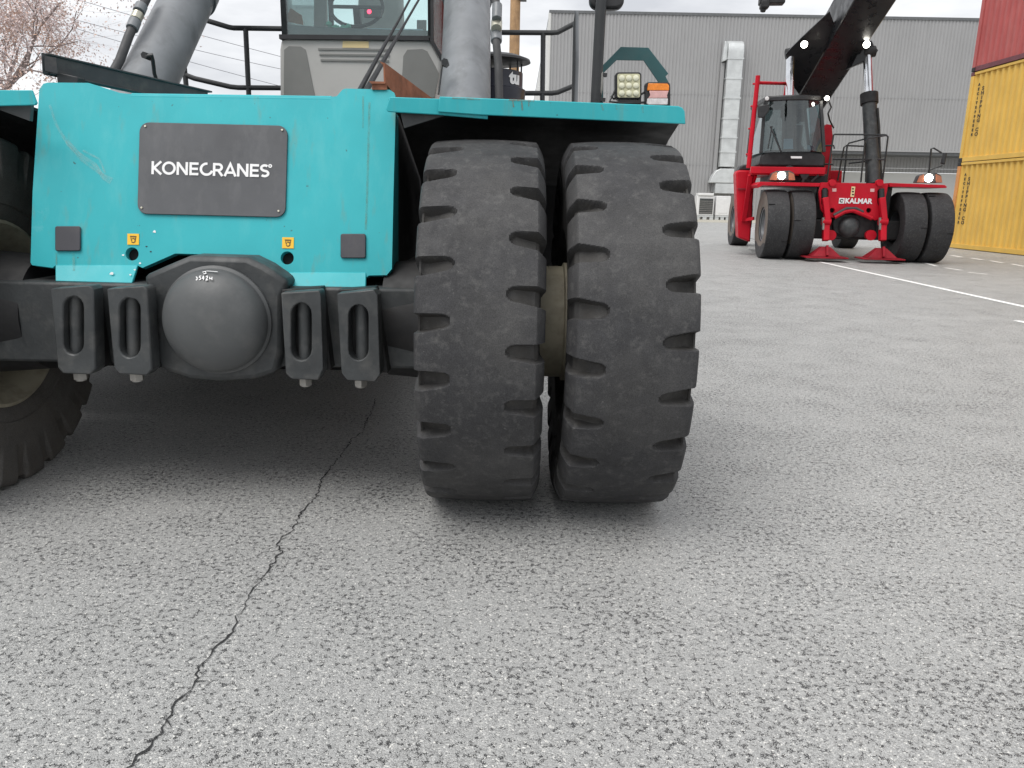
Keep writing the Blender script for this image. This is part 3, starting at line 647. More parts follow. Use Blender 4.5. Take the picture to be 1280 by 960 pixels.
MB().tube([FQ(768, 124, .05), FQ(764, 121, .04), FQ(769, 113, .05), FQ(762, 127, .03), FQ(780, 129, .02), FQ(808, 128, .03)], .0045, 8).build('lamp_cable', M['black'], wl)
MB().tube([FQ(800, 119, .05), FQ(806, 115, .05), FQ(812, 117, .05)], .0045, 8).build('lamp_cable', M['black'], wl)
# three-colour signal lamp
sl_ = MB().prism([FQ(u, v, .02) for u, v in rrect(806.5, 102.5, 838, 132.5, 4, 4)], (0, .035, 0)).build('signal_lamp', M['black'], rs, bevel=.003)
for (ps, mt) in (([(810.5, 104), (834.5, 104.5), (836.5, 107), (836.3, 113), (809, 113)], 'amber'), ([(811.5, 113.4), (836, 113.4), (834, 119), (834.5, 122.6), (810.5, 122.6), (813, 119)], 'pink'), ([(809.5, 123), (835, 123), (834.8, 130), (833, 131), (810.5, 131), (808.5, 129.5)], 'clear')):
    MB().prism([FQ(u, v, .012) for u, v in ps], (0, .009, 0)).build('signal_lens', M[mt], sl_, bevel=.002)
# flat post and railings
MB().prism([P(719, 13, 4.6), P(723.2, 14, 4.6), P(723.5, 75, 4.6), P(722, 136, 4.6), P(715.5, 136, 4.6), P(717.5, 60, 4.6)], (0, .02, 0)).build('flat_post', M['cyl'], rs)
MB().prism([P(716.6, 30, 4.59), P(719, 13, 4.59), P(719.5, 70, 4.59), P(717.5, 136, 4.59), P(714.5, 136, 4.59)], (0, .02, 0)).build('flat_post', M['rail'], rs)
def rail(name, pts, r=.016): return MB().tube(pts, r, 10).build(name, M['rail'], rs)
RY = 6.2
rail('handrail', [P(612, 40.5, RY), P(690, 41, RY), P(697, 40.5, RY), P(721, 28, RY)], .019)
rail('handrail', [P(612, 116.5, RY), P(690, 116.5, RY), P(697, 115.5, RY), P(719, 106.5, RY)], .019)
rail('rail_post', [P(679, 41, RY), P(677.8, 140, RY)], .019)
rail('handrail', [P(240, 20, RY), P(286, 34, RY), P(292, 35, RY), P(360, 36, RY)], .019)
rail('handrail', [P(222, 90, RY), P(243, 98, RY), P(288, 108.5, RY), P(298, 109.5, RY), P(360, 110, RY)], .019)
rail('rail_post', [P(307, 35, RY), P(311.5, 130, RY)], .019)
rail('rail_post', [P(229, 70, RY), P(235, 130, RY)], .019)
# --- lift cylinders
def lift(pa, pb, r):
    o = MB().cyl(pa-(pb-pa).normalized()*.7, pb, r, seg=48).build('lift_cylinder', M['cyl'], rs)
    d = (pb-pa).normalized()
    MB().cyl(pb, pb+d*1.4, r, seg=48).build('cylinder_upper', M['cyl'], o); MB().cyl(pb+d*1.4, pb+d*3.2, r*.62, seg=32).build('cylinder_rod', M['chrome'], o)
    return o, d
ca, cb = P(178, 118, 4.95), P(254, -40, 5.9)
o1, d1 = lift(ca, cb, .158)
MB().cyl(ca+d1*1.02, ca+d1*1.12, .172, seg=48).build('cylinder_collar', M['cyl'], o1, bevel=.006)
MB().tube([P(140, 93, 4.85), P(150, 75, 4.9), P(161, 45, 5.0), P(172, 20, 5.1), P(187, -10, 5.25)], .027, 14).build('hose', M['hose'], o1)
for (u, v, y, uu, vv, yy, r, mt) in ((165, 36, 5.03, 169, 26, 5.07, .036, 'cyl'), (169.5, 25, 5.07, 173, 17, 5.1, .034, 'fitting'), (173.5, 15, 5.11, 177, 7, 5.15, .036, 'cyl')):
    MB().cyl(P(u, v, y), P(uu, vv, yy), r, seg=14).build('hose_fitting', M[mt], o1, bevel=.003)
MB().tube([P(183, 70, 4.72), P(190, 68.5, 4.72), P(191, 75, 4.74), P(193, 92, 4.78), P(197.5, 106, 4.82)], .011, 8).build('grab_hook', M['rail'], o1)
q = P(183, 70, 4.74); MB().cyl(q+Vector((0, -.03, 0)), q+Vector((0, .05, 0)), .02, seg=6).build('hook_bolt', M['black'], o1)
ca, cb = P(581.5, 122, 4.95), P(585, -40, 5.9)
o2, d2 = lift(ca, cb, .155)
MB().cyl(ca+d2*1.0, ca+d2*1.1, .17, seg=48).build('cylinder_collar', M['cyl'], o2, bevel=.006)
MB().tube([P(624, 124, 4.85), P(623, 80, 4.88), P(620, 50, 4.95), P(620, -20, 5.2)], .024, 14).build('hose', M['hose'], o2)
for (a, b, r, mt) in (((620.5, 52), (620, 38), .034, 'cyl'), ((620.5, 36), (621, 26), .033, 'fitting'), ((621, 24), (621.5, 6), .03, 'cyl')):
    MB().cyl(P(*a, 4.95), P(*b, 5.0), r, seg=14).build('hose_fitting', M[mt], o2, bevel=.003)
MB().tube([P(548, 118, 4.75), P(551, 95, 4.78), P(553, 78, 4.8), P(557, 77, 4.8)], .006, 8).build('thin_pipe', M['rail'], o2)
q = P(556, 77.5, 4.72); MB().cyl(q, q+Vector((0, .07, 0)), .022, seg=6).build('hook_bolt', M['black'], o2)
# --- dark channel on the left corner, rusty angle on the right
a, b = P(57, 80, 3.42), P(262, 125, 4.15)
bm_ = MB().bar(a, b, .05, .008, up=(0, 0, 1)); bm_.v = [v+Vector((0, 0, .038)) for v in bm_.v]
bm_.bar(a-Vector((0, .025, 0)), b-Vector((0, .025, 0)), .006, .082).bar(a-Vector((0, 0, .037)), b-Vector((0, 0, .037)), .05, .007)
chn = bm_.build('channel_beam', M['beam'], rs, bevel=.002)
MB().prism([P(70, 90, 3.43), P(97, 96, 3.43), P(97, 108, 3.43), P(72, 108, 3.43)], (0, .06, 0)).build('beam_foot', M['black'], chn, bevel=.004)
MB().prism([P(*q_, 3.395) for q_ in ((55.5, 70), (70, 72), (72, 92), (56, 88))], (0, .004, 0)).build('beam_end', M['beam'], chn)
ra, rb = [(474.5, 76), (482, 79), (482.5, 104), (470, 104.5)], [(533, 116), (545, 121), (545, 131), (530, 131)]
rq0, rq1 = P(482, 90, 3.3), P(545, 122, 3.8); rn = Vector((-(rq1.y-rq0.y), rq1.x-rq0.x, 0)).normalized()
RPn = lambda u, v: onplane(u, v, rq0, rn)
MB().prism([RPn(481, 78.5), RPn(482, 104), RPn(500, 127), RPn(546, 127)], (-.007, 0, 0)).build('rusty_angle', M['rust'], rs)
MB().prism([P(474.5, 76.5, 3.3), P(481, 79, 3.3), P(481.5, 82, 3.3), P(477, 79.5, 3.3)], (.05, .3, -.1)).prism([P(461, 101.5, 3.29), P(482, 102, 3.29), P(481, 104.5, 3.29), P(464, 104.5, 3.29)], (0, .12, 0)).prism([P(465, 104, 3.3), P(483, 104, 3.3), P(483, 112, 3.3), P(465, 112, 3.3)], (0, .1, 0)).build('angle_foot', M['rust'], rs)
# --- cab
CY0, CY1 = 6.0, 7.5
def C(u, v, d=0): return P(u, v, CY0+d)
cab = MB().prism([C(*q) for q in [(350, 130), (349.5, 62), (351, 52), (356, 47.5), (537, 49.5), (552, 74), (551, 88), (544, 120), (544, 130)]], (0, .07, 0)).build('cab', M['cab'], rs, bevel=.02, seg=3)
xl, xr = C(352, 60).x, C(538, 60).x; zs = C(450, 48).z
MB().box((xl, CY0+.07, zs-.75), (xr, CY1, zs-.04)).build('cab_shell', M['cab'], cab, bevel=.02)
for pts in ([(355, 62), (361, 57.5), (376, 58), (382, 62), (394, 122), (354.5, 122)], [(501, 122), (504, 70), (509, 62), (528, 61), (534, 64), (549, 92), (543, 122)]):
    MB().prism([C(u, v, -.006) for u, v in pts], (0, .004, 0)).build('cab_inset', M['cab_dark'], cab, bevel=.002)
for (v, u0, u1) in ((61.5, 398, 488), (68.3, 399.5, 487), (75.3, 401, 486)):
    MB().bar(C(u0, v, -.003), C(u1, v+1, -.003), .012, .013).build('vent_slot', M['cab_dark'], cab)
MB().prism([C(u, v, -.004) for u, v in ((428.5, 51.2), (461, 51.8), (461, 60), (428, 59.5))], (0, .003, 0)).build('tape_patch', M['tape'], cab)
# frame and glass: front screen, cut corner, right quarter window, sides, rear
zt_ = zs+1.5
def V(x, y, z): return Vector((x, y, z))
fx = [V(xl, CY0+.02, zs-.015), V(xr, CY0+.02, zs-.03), V(xr, CY0+.02, zt_), V(xl, CY0+.02, zt_)]
MB().bar(C(350, 46.5, .0), C(538, 48.5, .0), .05, .03).bar(C(538, 48, 0), C(553, 75, 0), .05, .025).build('screen_seal', M['black'], cab)
MB().prism(fx, (0, .006, 0)).build('windscreen', M['cab_glass'], cab, smooth=False)
q1, q2 = C(552, 74), V(C(556, 0).x, CY0+.25, zt_)
MB().prism([V(xr+.006, CY0+.02, zs-.03), V(q1.x, CY0+.25, q1.z), q2, V(xr+.006, CY0+.02, zt_)], (0, .006, 0)).build('quarter_window', M['cab_glass'], cab, smooth=False)
MB().prism([V(xl, CY1, zs), V(xr, CY1, zs), V(xr, CY1, zt_), V(xl, CY1, zt_)], (0, .006, 0)).build('rear_window', M['cab_glass'], cab, smooth=False)
MB().prism([V(xl, CY0+.03, zs), V(xl, CY1, zs), V(xl, CY1, zt_), V(xl, CY0+.03, zt_)], (.006, 0, 0)).build('side_window', M['cab_glass'], cab, smooth=False)
for (x, y) in ((xl+.02, CY0+.04), (xr, CY0+.04), (xl+.03, CY1), (xr, CY1), (q1.x, CY0+.27)):
    MB().box((x-.02, y-.02, zs-.04), (x+.02, y+.02, zt_)).build('cab_pillar', M['black'], cab)
MB().box((xl-.02, CY0-.05, zt_), (q1.x, CY1+.05, zt_+.12)).build('cab_roof', M['cab'], cab, bevel=.03)
MB().prism([C(352, 46, .05), C(352, 30, .05), C(400, 33, .05), C(470, 36, .05), C(538, 38, .05), C(538, 48, .05)], (0, .4, 0)).build('dashboard', M['dash'], cab, bevel=.01)
seatm = MB().prism([V(-1.38, 6.9, zs-.2), V(-.95, 6.9, zs-.2), V(-.98, 7.0, zs+.55), V(-1.35, 7.0, zs+.55)], (0, .12, .0)).prism([V(-1.4, 6.5, zs-.2), V(-.93, 6.5, zs-.2), V(-.93, 6.5, zs-.08), V(-1.4, 6.5, zs-.08)], (0, .45, 0))
seatm.build('driver_seat', M['seat'], cab, bevel=.04, seg=3)
MB().prism([C(392, 34, .6), C(408, 36, .6), C(408, -20, .6), C(392, -20, .6)], (0, .05, 0)).build('cab_panel', M['seat'], cab, bevel=.01)
sw = V(C(445, 8, .3).x, CY0+.32, C(445, 8, .3).z)
mb = MB(); ringp = [sw+V(.2*math.cos(a*.2618), .06*math.sin(a*.2618), .15*math.sin(a*.2618)) for a in range(25)]
mb.tube(ringp, .014, 8); mb.bar(sw-V(.19, 0, 0), sw+V(.19, 0, 0), .03, .02).bar(sw, sw+V(0, .1, -.28), .05, .05); mb.build('steering_wheel', M['black'], cab)
MB().prism([C(455, 11, .25), C(477, 11, .25), C(477, 21.5, .25), C(455, 21.5, .25)], (0, .03, 0)).build('display', M['black'], cab, bevel=.004)
q = C(461.5, 14.5, .245); MB().lathe([(0, .016), (.004, .012), (.005, .0005)], q, (0, -1, 0), 12).build('display_dot', M['red_dot'], cab)
MB().prism([C(455, 43.5, .12), C(459, 35, .2), C(528, 36.5, .2), C(533, 44, .12)], (0, .02, .004)).build('dash_card', M['card'], cab)
MB().prism([C(521, 25, .2), C(533, 25, .2), C(533, 40, .2), C(521, 40, .2)], (0, .01, 0)).build('grey_card', M['cab_dark'], cab)
MB().prism([C(356, 26, .12), C(363, 10, .14), C(377, 19, .18), C(379, 31, .16)], (0, .012, 0)).build('brown_box', M['cardboard'], cab)
mb = MB(); c = C(424, 37, .08)
for i in range(14):
    d = V(random.uniform(-.07, .07), random.uniform(-.03, .03), random.uniform(-.03, .04)); mb.lathe([(-.02, .002), (-.01, .022), (.008, .02), (.02, .002)], c+d, (random.random()-.5, random.random()-.5, 1), 7)
mb.build('crumpled_cloth', M['tissue'], cab)
MB().tube([C(447, 118, -1.6), C(470, 75, -1.2), C(497, 28, -.8), C(520, -15, -.5)], [.015, .012, .0075, .0065], 8).build('wiper_cable', M['black'], rs)
MB().tube([C(455, 118, -1.6), C(480, 75, -1.2), C(507, 28, -.8), C(532, -15, -.5)], [.017, .013, .0075, .0065], 8).build('wiper_cable', M['black'], rs)
# --- air cleaner behind the right cylinder
AC = P(619, 95, 5.7); ax = AC.x
def zz(v): return P(650, v, 5.5).z
ac = MB().lathe([(zz(135), .205), (zz(112), .212), (zz(108), .212), (zz(106.5), .195), (zz(104), .192), (zz(86), .192), (zz(84.5), .17), (zz(84.5), .0005)], (ax, 5.7, 0), (0, 0, 1), 40).build('air_cleaner', M['drum'], rs)
MB().lathe([(zz(73), .0005), (zz(73), .21), (zz(72), .245), (zz(69), .24), (zz(64), .17), (zz(61.5), .06), (zz(61), .0005)], (ax, 5.7, 0), (0, 0, 1), 40).build('rain_cap', M['black'], ac)
for i in range(8):
    a = .2+i*math.pi/4; p = V(ax+.185*math.cos(a), 5.7+.185*math.sin(a), 0)
    MB().cyl(p+V(0, 0, zz(86)), p+V(0, 0, zz(72)), .006, seg=6).build('cage_rod', M['black'], ac)
def drumtext(x, y, d):
    a = math.radians(-58)+x/.194; rr = .1935+d; return V(ax+rr*math.cos(a), 5.7+rr*math.sin(a), (zz(96))+y)
text('drum_lettering', 'tu', drumtext, .11, M['white'], ac, thick=.002, bold=.006, align='LEFT')

# ================================================================== RED REACH STACKER
ORG = Vector((0, 0, 0))
KX, KY, KYAW = 8.0, 18.8, math.radians(-7)
kr = empty('reach_stacker', (KX, KY, 0), KYAW)
tag(kr, 'red reach stacker with raised black boom and lit headlights beside yellow containers', 'reach stacker')
kc, ks = math.cos(KYAW), math.sin(KYAW)
kx_ = Vector((kc, ks, 0)); ky_ = Vector((-ks, kc, 0)); k0 = Vector((KX, KY, 0))
def K(u, v, y):                                # photo pixel -> machine coordinates on plane y = const (y positive = rearwards)
    q = onplane(u, v, k0+ky_*y, ky_)-k0; return Vector((q.dot(kx_), y, q.z))
def KXp(u, v, x):                              # ... on plane x = const
    q = onplane(u, v, k0+kx_*x, kx_)-k0; return Vector((x, q.dot(ky_), q.z))
RK = .815
slick = tyre_mesh('tyre', RK, 0, groove=False, wide=.5, ringn=96, bev=False, Rb=.36)
rimb = MB(); rimb.lathe([(-.2, .36), (-.215, .4), (-.2, .4), (-.18, .36), (-.12, .34), (-.1, .2), (-.16, .17), (-.17, .0005)], (0, 0, 0), (1, 0, 0), 40).lathe([(-.12, .34), (.2, .36)], (0, 0, 0), (1, 0, 0), 40)
for i in range(10):
    a = 2*math.pi*i/10; rimb.cyl((-.13, .25*math.cos(a), .25*math.sin(a)), (-.1, .25*math.cos(a), .25*math.sin(a)), .025, seg=6)
rim_me = None; notch_me = None
def red_wheel(x, y, rz):
    global rim_me, notch_me
    if rim_me is None:
        o = rimb.build('wheel', M['rim_grey'], kr); rim_me = o.data
    else: o = link('wheel', rim_me, None, kr, smooth=False)
    o.location = (x, y, RK-.013); o.rotation_euler = (0, 0, rz)
    t = bpy.data.objects.new('tyre', slick); sc.collection.objects.link(t); t.parent = o
    if not slick.materials: slick.materials.append(M['rubber_slick']); slick.polygons.foreach_set('use_smooth', [True]*len(slick.polygons)); slick.set_sharp_from_angle(angle=math.radians(50))
    # dusty outer sidewall ring
    sw_ = MB().lathe([(-.232, .405), (-.2475, .45), (-.2515, .55), (-.2525, .66), (-.2515, .77)], (0, 0, 0), (1, 0, 0), 64).build('sidewall', M['tan_wall'], o) if notch_me is None else link('sidewall', notch_me, None, o, smooth=False)
    notch_me = sw_.data
    return o
for (x, rz) in ((-1.80, 0), (-1.22, 0), (1.22, math.pi), (1.80, math.pi)): red_wheel(x, 0, rz)
for (x, rz) in ((-1.62, 0), (1.62, math.pi)): red_wheel(x, 6.0, rz)
# wear marks (thin slots) in the tread
for (x, th, side) in ((-1.80, 35, -1), (-1.80, -28, 1), (-1.22, 8, -1), (1.22, 0, 1), (1.8, -8, 1), (1.8, 62, -1)):
    a = math.radians(th); r = RK-.006; c = Vector((x+side*.17, -r*math.cos(a), RK+r*math.sin(a)))
    t_ = Vector((0, math.sin(a), math.cos(a)))
    MB().bar(c-Vector((.07, 0, 0)), c+Vector((.07, 0, 0)), .02, .018, up=t_).build('tread_slot', M['void'], kr)
# axle with dome
MB().box((-1.2, -.22, .5), (1.2, .22, .95)).build('drive_axle', M['axle_dark'], kr, bevel=.03)
ka = MB().prism([K(u, v, -.3) for u, v in ((1040, 278), (1046, 266), (1076, 268), (1094, 273), (1096, 292), (1084, 298), (1052, 296), (1042, 290))], (0, .3, 0)).build('differential_case', M['axle_dark'], kr, bevel=.03)
kd = K(1061, 283.5, -.3); MB().lathe([(0, .25), (.02, .24)]+[(.02+.16*math.sin(math.radians(a)), .235*math.cos(math.radians(a))) for a in range(10, 90, 10)]+[(.181, .001)], kd, (0, -1, 0), 32).build('dome_cover', M['axle'], ka)
# front plate with openings
KF = -.42
kp_out = [(1027, 228), (1110.5, 229.5), (1108.5, 240), (1103, 273), (1094, 275.5), (1088, 273), (1076, 267), (1066, 264.5), (1056, 265.5), (1043, 272), (1034, 272), (1026, 262), (1024, 240)]
def kslot(cx, y0, y1, hw): return [(cx+a, b) for a, b in ((-hw, y0+3), (-hw+2, y0), (hw-2, y0), (hw, y0+3), (hw-.3, y1-3), (hw-2, y1), (-hw+1.5, y1), (-hw, y1-3))]
kp = holed('front_plate', [K(u, v, KF) for u, v in kp_out], [[K(u, v, KF) for u, v in kslot(1031.2, 235, 258, 4.4)], [K(u, v, KF) for u, v in kslot(1101.2, 236, 257, 4.4)], [K(u, v, KF) for u, v in arc_px(1040.3, 263, 3.2, 14)], [K(u, v, KF) for u, v in arc_px(1086, 263, 3.2, 14)]], (0, .1, 0), M['red'], kr, bevel=.01)
MB().box((-.85, KF+.35, .95), (.85, 7.2, 1.75)).build('chassis', M['axle_dark'], kr, bevel=.03)
MB().box((-1.75, .5, 1.72), (-.5, 2.4, 2.02)).build('under_deck_box', M['axle_dark'], kr, bevel=.03)
MB().prism([K(u, v, KF+.12) for u, v in ((1026, 232), (1108, 233), (1103, 268), (1028, 266))], (0, .05, 0)).build('plate_backing', M['void'], kp)
MB().tube([K(1043, 271.5, KF-.05), K(1056, 264.5, KF-.05), K(1066, 263, KF-.05), K(1078, 267.5, KF-.05), K(1090, 273, KF-.05)], .05, 8).build('arch_lip', M['red'], kp)
MB().tube([K(1042, 269, KF-.06), K(1058, 260.5, KF-.06), K(1070, 260.5, KF-.06), K(1079, 265, KF-.06)], .035, 8).build('hose', M['hose'], kp)
MB().prism([K(u, v, KF-.07) for u, v in ((1060.5, 259.5), (1069, 260), (1068, 264.8), (1060, 264.3))], (0, .05, 0)).build('valve_block', M['steel'], kp)
for u in (1040, 1099):
    MB().lathe([(-.07, .001), (-.07, .075), (.07, .075), (.07, .001)], K(u, 228.5, KF), (0, 1, 0), 20).build('lifting_eye', M['red'], kp)
for (u, v) in ((1043, 237.5), (1090.5, 237.8)):
    MB().prism([K(u+a, v+b, KF-.006) for a, b in ((-2.6, -2), (2.6, -2), (2.4, 2), (-2.6, 1.9))], (0, .004, 0)).build('small_sticker', M['pink'], kp)
sk = MB().prism([K(u, v, KF-.006) for u, v in ((1064.6, 233), (1069.2, 233.4), (1067.5, 246.2), (1063, 245.8))], (0, .004, 0)).build('cream_sticker', M['tape'], kp)
for v in (236, 239.5, 243.2):
    MB().prism([K(u, v+b, KF-.009) for u, b in ((1065, -.9), (1067.6, -.8), (1067.4, .9), (1064.8, .8))], (0, .003, 0)).build('sticker_print', M['ink'], sk)
def kal(x, y, d):
    q = K(1056.2, 251.3, KF); return q+Vector((x, -.006-d, y))
text('brand_lettering', 'KALMAR', kal, .158, M['white'], kp, thick=.004, bold=.006, sx=.98, align='LEFT')
lg = K(1052, 251, KF); lgo = MB().prism([lg+Vector((a, -.006, b)) for a, b in ((-.06, -.062), (.062, -.062), (.062, .062), (-.06, .062))], (0, .004, 0)).build('brand_emblem', M['white'], kp)
mb = MB(); stroke(mb, arcp(0, 0, .036, .03, 20, 320, 12), .022, lambda x, y, d: lg+Vector((x, -.0065-d*.002, y))); mb.build('emblem_mark', M['ink'], lgo, smooth=False)
# support jacks
for (u, uf, s_) in ((1033, 1031, -1), (1104, 1101, 1)):
    j = MB().bar(K(u-1.5, 247, KF-.1), K(u+1.2, 276, KF-.16), .13, .13, up=(1, 0, 0)).build('support_jack', M['red'], kr, bevel=.015)
    MB().cyl(K(u-2, 236, KF-.06), K(u-1.6, 249, KF-.1), .06, seg=14).build('jack_rod', M['axle_dark'], j)
    MB().bar(K(u-.5, 277, KF-.1), K(u-1, 301, KF-.2), .16, .14, up=(1, 0, 0)).build('jack_leg', M['red'], j, bevel=.015)
    MB().cyl(K(u-5.5, 277, KF-.15), K(u+5, 277.5, KF-.15), .085, seg=18).build('jack_pivot', M['red'], j)
    MB().cyl(K(u-4, 272, KF-.2), K(u-4, 287, KF-.2), .03, seg=10).build('jack_pin', M['steel'], j)
    c = K(uf, 315, KF-.3); z0 = .12
    a_, b_ = (.38, .06)
    top = [Vector((c.x+x, c.y+y, z0+.22)) for x, y in ((-.1, -.08), (.1, -.08), (.1, .12), (-.1, .12))]
    bot = [Vector((c.x+x, c.y+y, z0)) for x, y in ((-.33, -.2), (.33, -.2), (.33, .25), (-.33, .25))]
    MB().add(bot+top, [(3, 2, 1, 0), (4, 5, 6, 7), (0, 1, 5, 4), (1, 2, 6, 5), (2, 3, 7, 6), (3, 0, 4, 7)]).build('jack_foot', M['foot_red'], j, bevel=.01)
    MB().box((c.x-.47, c.y-.28, z0-.035), (c.x+.47, c.y+.32, z0-.003)).build('foot_plate', M['foot_red'], j, bevel=.008)
    MB().bar(Vector((c.x, c.y-.2, z0+.02)), Vector((c.x, c.y-.11, z0+.24)), .14, .05, up=(1, 0, 0)).build('foot_hinge', M['foot_red'], j)
    MB().lathe([(-.06, .001), (-.06, .12), (.06, .12), (.06, .001)], K(1088 if s_ > 0 else 1038, 294, KF+.05), (0, 1, 0), 20).build('jack_bracket', M['red'], j)
# fenders with headlamps
for (pts, hx, hv) in (([(946, 231), (950, 227.2), (1031, 229), (1031, 233.4), (953, 231.8), (948, 235)], 978, 219.5), ([(1111.5, 228.6), (1181, 231.2), (1184, 233.6), (1183, 235), (1112, 233.5)], 1162, 222.5)):
    fo = MB().prism([K(u, v, -.35) for u, v in pts], (0, 1.2, 0)).build('fender', M['red'], kr, bevel=.008)
    h_ = MB().prism([K(hx+a, hv+b, -.15) for a, b in ((-17, 6), (-13, -3), (-6, -6), (9, -6.5), (15, -3), (16.5, 6))], (0, .22, 0)).build('headlamp', M['axle'], fo, bevel=.02)
    MB().prism([K(hx+a, hv+b, -.165) for a, b in ((8, -5), (14.5, -2), (16, 5.6), (8, 5.6))], (0, .012, 0)).build('marker_lens', M['amber_dark'], h_)
    MB().lathe([(0, .09), (.03, .08), (.04, .04), (.042, .001)], K(hx-1, hv, -.155), (0, -1, 0), 20).build('lamp_lens', M['lit'], h_)
    MB().prism([K(hx+a, hv+b, -.16) for a, b in ((-16, 5.5), (-12.5, -2.5), (-7, -5), (-7, 5.5))], (0, .012, 0)).build('marker_lens', M['amber_dark'], h_)
# body side, tank and steps on the left
bs = MB().prism([K(u, v, .9) for u, v in ((920, 216), (923, 212.5), (944, 213), (938, 303), (923, 297))], (0, .5, 0)).build('side_body', M['red'], kr, bevel=.04)
MB().prism([K(u, v, .86) for u, v in ((922, 235.5), (941, 236), (941, 236.9), (922, 236.4))], (0, .03, 0)).build('body_seam', M['maroon'], bs)
MB().box((-1.85, 1.2, .35), (-1.2, 3.6, .62)).build('tank', M['unit_white'], kr, bevel=.03)
MB().bar(K(938, 219, .5), K(929.5, 276, .9), .1, .1).build('step_frame', M['red'], kr)
MB().bar(K(944.5, 219, .45), K(934, 250, .85), .07, .07).build('step_brace', M['red'], kr)
MB().bar(K(931, 275, .9), K(942, 273, .7), .06, .08).build('step_bracket', M['red'], kr)
MB().bar(K(938, 212.5, .3), K(1031, 213.8, .3), .14, .16).build('deck_beam', M['red'], kr, bevel=.01)
MB().box((K(940, 213, .3).x, .3, K(940, 214, .3).z-.08), (K(1031, 213, .3).x, 2.6, K(940, 212, .3).z-.02)).build('cab_deck', M['red'], kr)
MB().prism([K(u, v, 1.0) for u, v in ((923, 213), (926, 207), (930, 205.5), (937, 206), (938, 213))], (0, .5, 0)).build('step_light', M['black'], kr, bevel=.03)
MB().prism([K(u, v, 2.6) for u, v in ((1018, 213), (1053, 213), (1052, 232), (1018, 232))], (0, 1.5, 0)).build('engine_cover', M['red'], kr, bevel=.03)
MB().prism([K(u, v, 1.8) for u, v in ((1027, 165), (1033, 155), (1040, 156), (1041, 170), (1038, 232), (1026, 232))], (0, .3, 0)).build('boom_post', M['red'], kr, bevel=.02)
MB().prism([K(u, v, .2) for u, v in ((1000, 218), (1012, 218), (1008, 224), (1003, 224))], (0, .1, 0)).bar(K(1005, 222, .2), K(1003, 228, .2), .05, .05).bar(K(1023, 219, .2), K(1014, 227, .2), .04, .04).build('deck_mount', M['axle_dark'], kr)
# ladder frame in red tube
MB().cyl(K(947.5, 94.5, .6), K(935.5, 210, .6), .055, seg=12).build('ladder_rail', M['red'], kr)
MB().cyl(K(985.5, 94.5, 1.6), K(981.5, 126, 1.6), .06, seg=12).build('ladder_rail', M['red'], kr)
MB().cyl(K(948, 103.5, .7), K(984, 104.5, 1.5), .04, seg=10).build('ladder_crossbar', M['red'], kr)
for (u, v) in ((946.5, 104), (944, 132), (941, 160), (938, 192)):
    MB().cyl(K(u-5, v+1, .75), K(u+2, v, .6), .025, seg=8).build('ladder_rung', M['red'], kr)
# cab
KC = .55
kcab = MB().prism([K(u, v, KC) for u, v in ((949, 205), (951, 194), (958, 188), (985, 186.5), (1010, 187), (1027, 190), (1032, 196), (1032, 209.5), (950, 208.5))], (0, 1.9, 0)).build('cab', M['black'], kr, bevel=.06, seg=3)
ktl, ktr, kbl, kbr = K(956, 127.5, KC+.15), K(1026, 126.5, KC+.15), K(951, 191, KC), K(1030, 190, KC)
def bow(a, b, n, by): return [a.lerp(b, i/n)+Vector((0, -by*math.sin(math.pi*i/n), 0)) for i in range(n+1)]
tb, bb = bow(ktl, ktr, 10, .22), bow(kbl, kbr, 10, .3)
MB().add(tb+bb, [(i, i+1, 12+i, 11+i) for i in range(10)]).build('windscreen', M['red_glass'], kcab)
bl2, tl2 = kbl+Vector((-.05, 1.6, 0)), ktl+Vector((.0, 1.6, 0)); br2, tr2 = kbr+Vector((.05, 1.6, 0)), ktr+Vector((0, 1.6, 0))
MB().add([ktl, tl2, bl2, kbl], [(0, 1, 2, 3)]).build('side_window', M['red_glass'], kcab, smooth=False)
MB().add([ktr, tr2, br2, kbr], [(0, 1, 2, 3)]).build('side_window', M['red_glass'], kcab, smooth=False)
MB().add([tl2, tr2, br2, bl2], [(0, 1, 2, 3)]).build('rear_window', M['red_glass'], kcab, smooth=False)
for (a, b) in ((ktl, kbl), (ktr, kbr), (tl2, bl2), (tr2, br2)): MB().bar(a, b, .07, .07, up=(0, 1, 0)).build('cab_pillar', M['black'], kcab)
roof = tb+[ktr+Vector((.05, 1.75, 0)), ktl+Vector((-.05, 1.75, 0))]
MB().prism(roof, (0, 0, .13)).build('cab_roof', M['black'], kcab, bevel=.03)
MB().box((-1.3, KC+1.0, kbl.z-.1), (-.95, KC+1.15, kbl.z+.75)).box((-1.32, KC+.6, kbl.z-.1), (-.93, KC+1.1, kbl.z+.1)).build('driver_seat', M['seat'], kcab, bevel=.05, seg=3)
MB().box((-1.2, KC+1.02, kbl.z+.78), (-1.04, KC+1.12, kbl.z+.98)).build('headrest', M['seat'], kcab, bevel=.03)
MB().bar(K(1003, 190, KC+.3), K(993, 172, KC+.45), .1, .1).build('steering_column', M['black'], kcab)
MB().prism([K(u, v, KC+.05) for u, v in ((980, 173.5), (991, 173.5), (991.5, 186), (979, 186.5))], (0, .02, 0)).build('windscreen_notice', M['bluepaper'], kcab)
MB().prism([K(u, v, KC+.1) for u, v in ((1009, 181), (1017, 183), (1015, 188), (1009, 187))], (0, .02, 0)).build('windscreen_notice', M['bluepaper'], kcab)
MB().prism([K(u, v, KC-.26) for u, v in ((988.5, 195.2), (1002.5, 195.4), (1002.2, 198), (989, 198))], (0, .02, 0)).build('front_badge', M['white'], kcab)
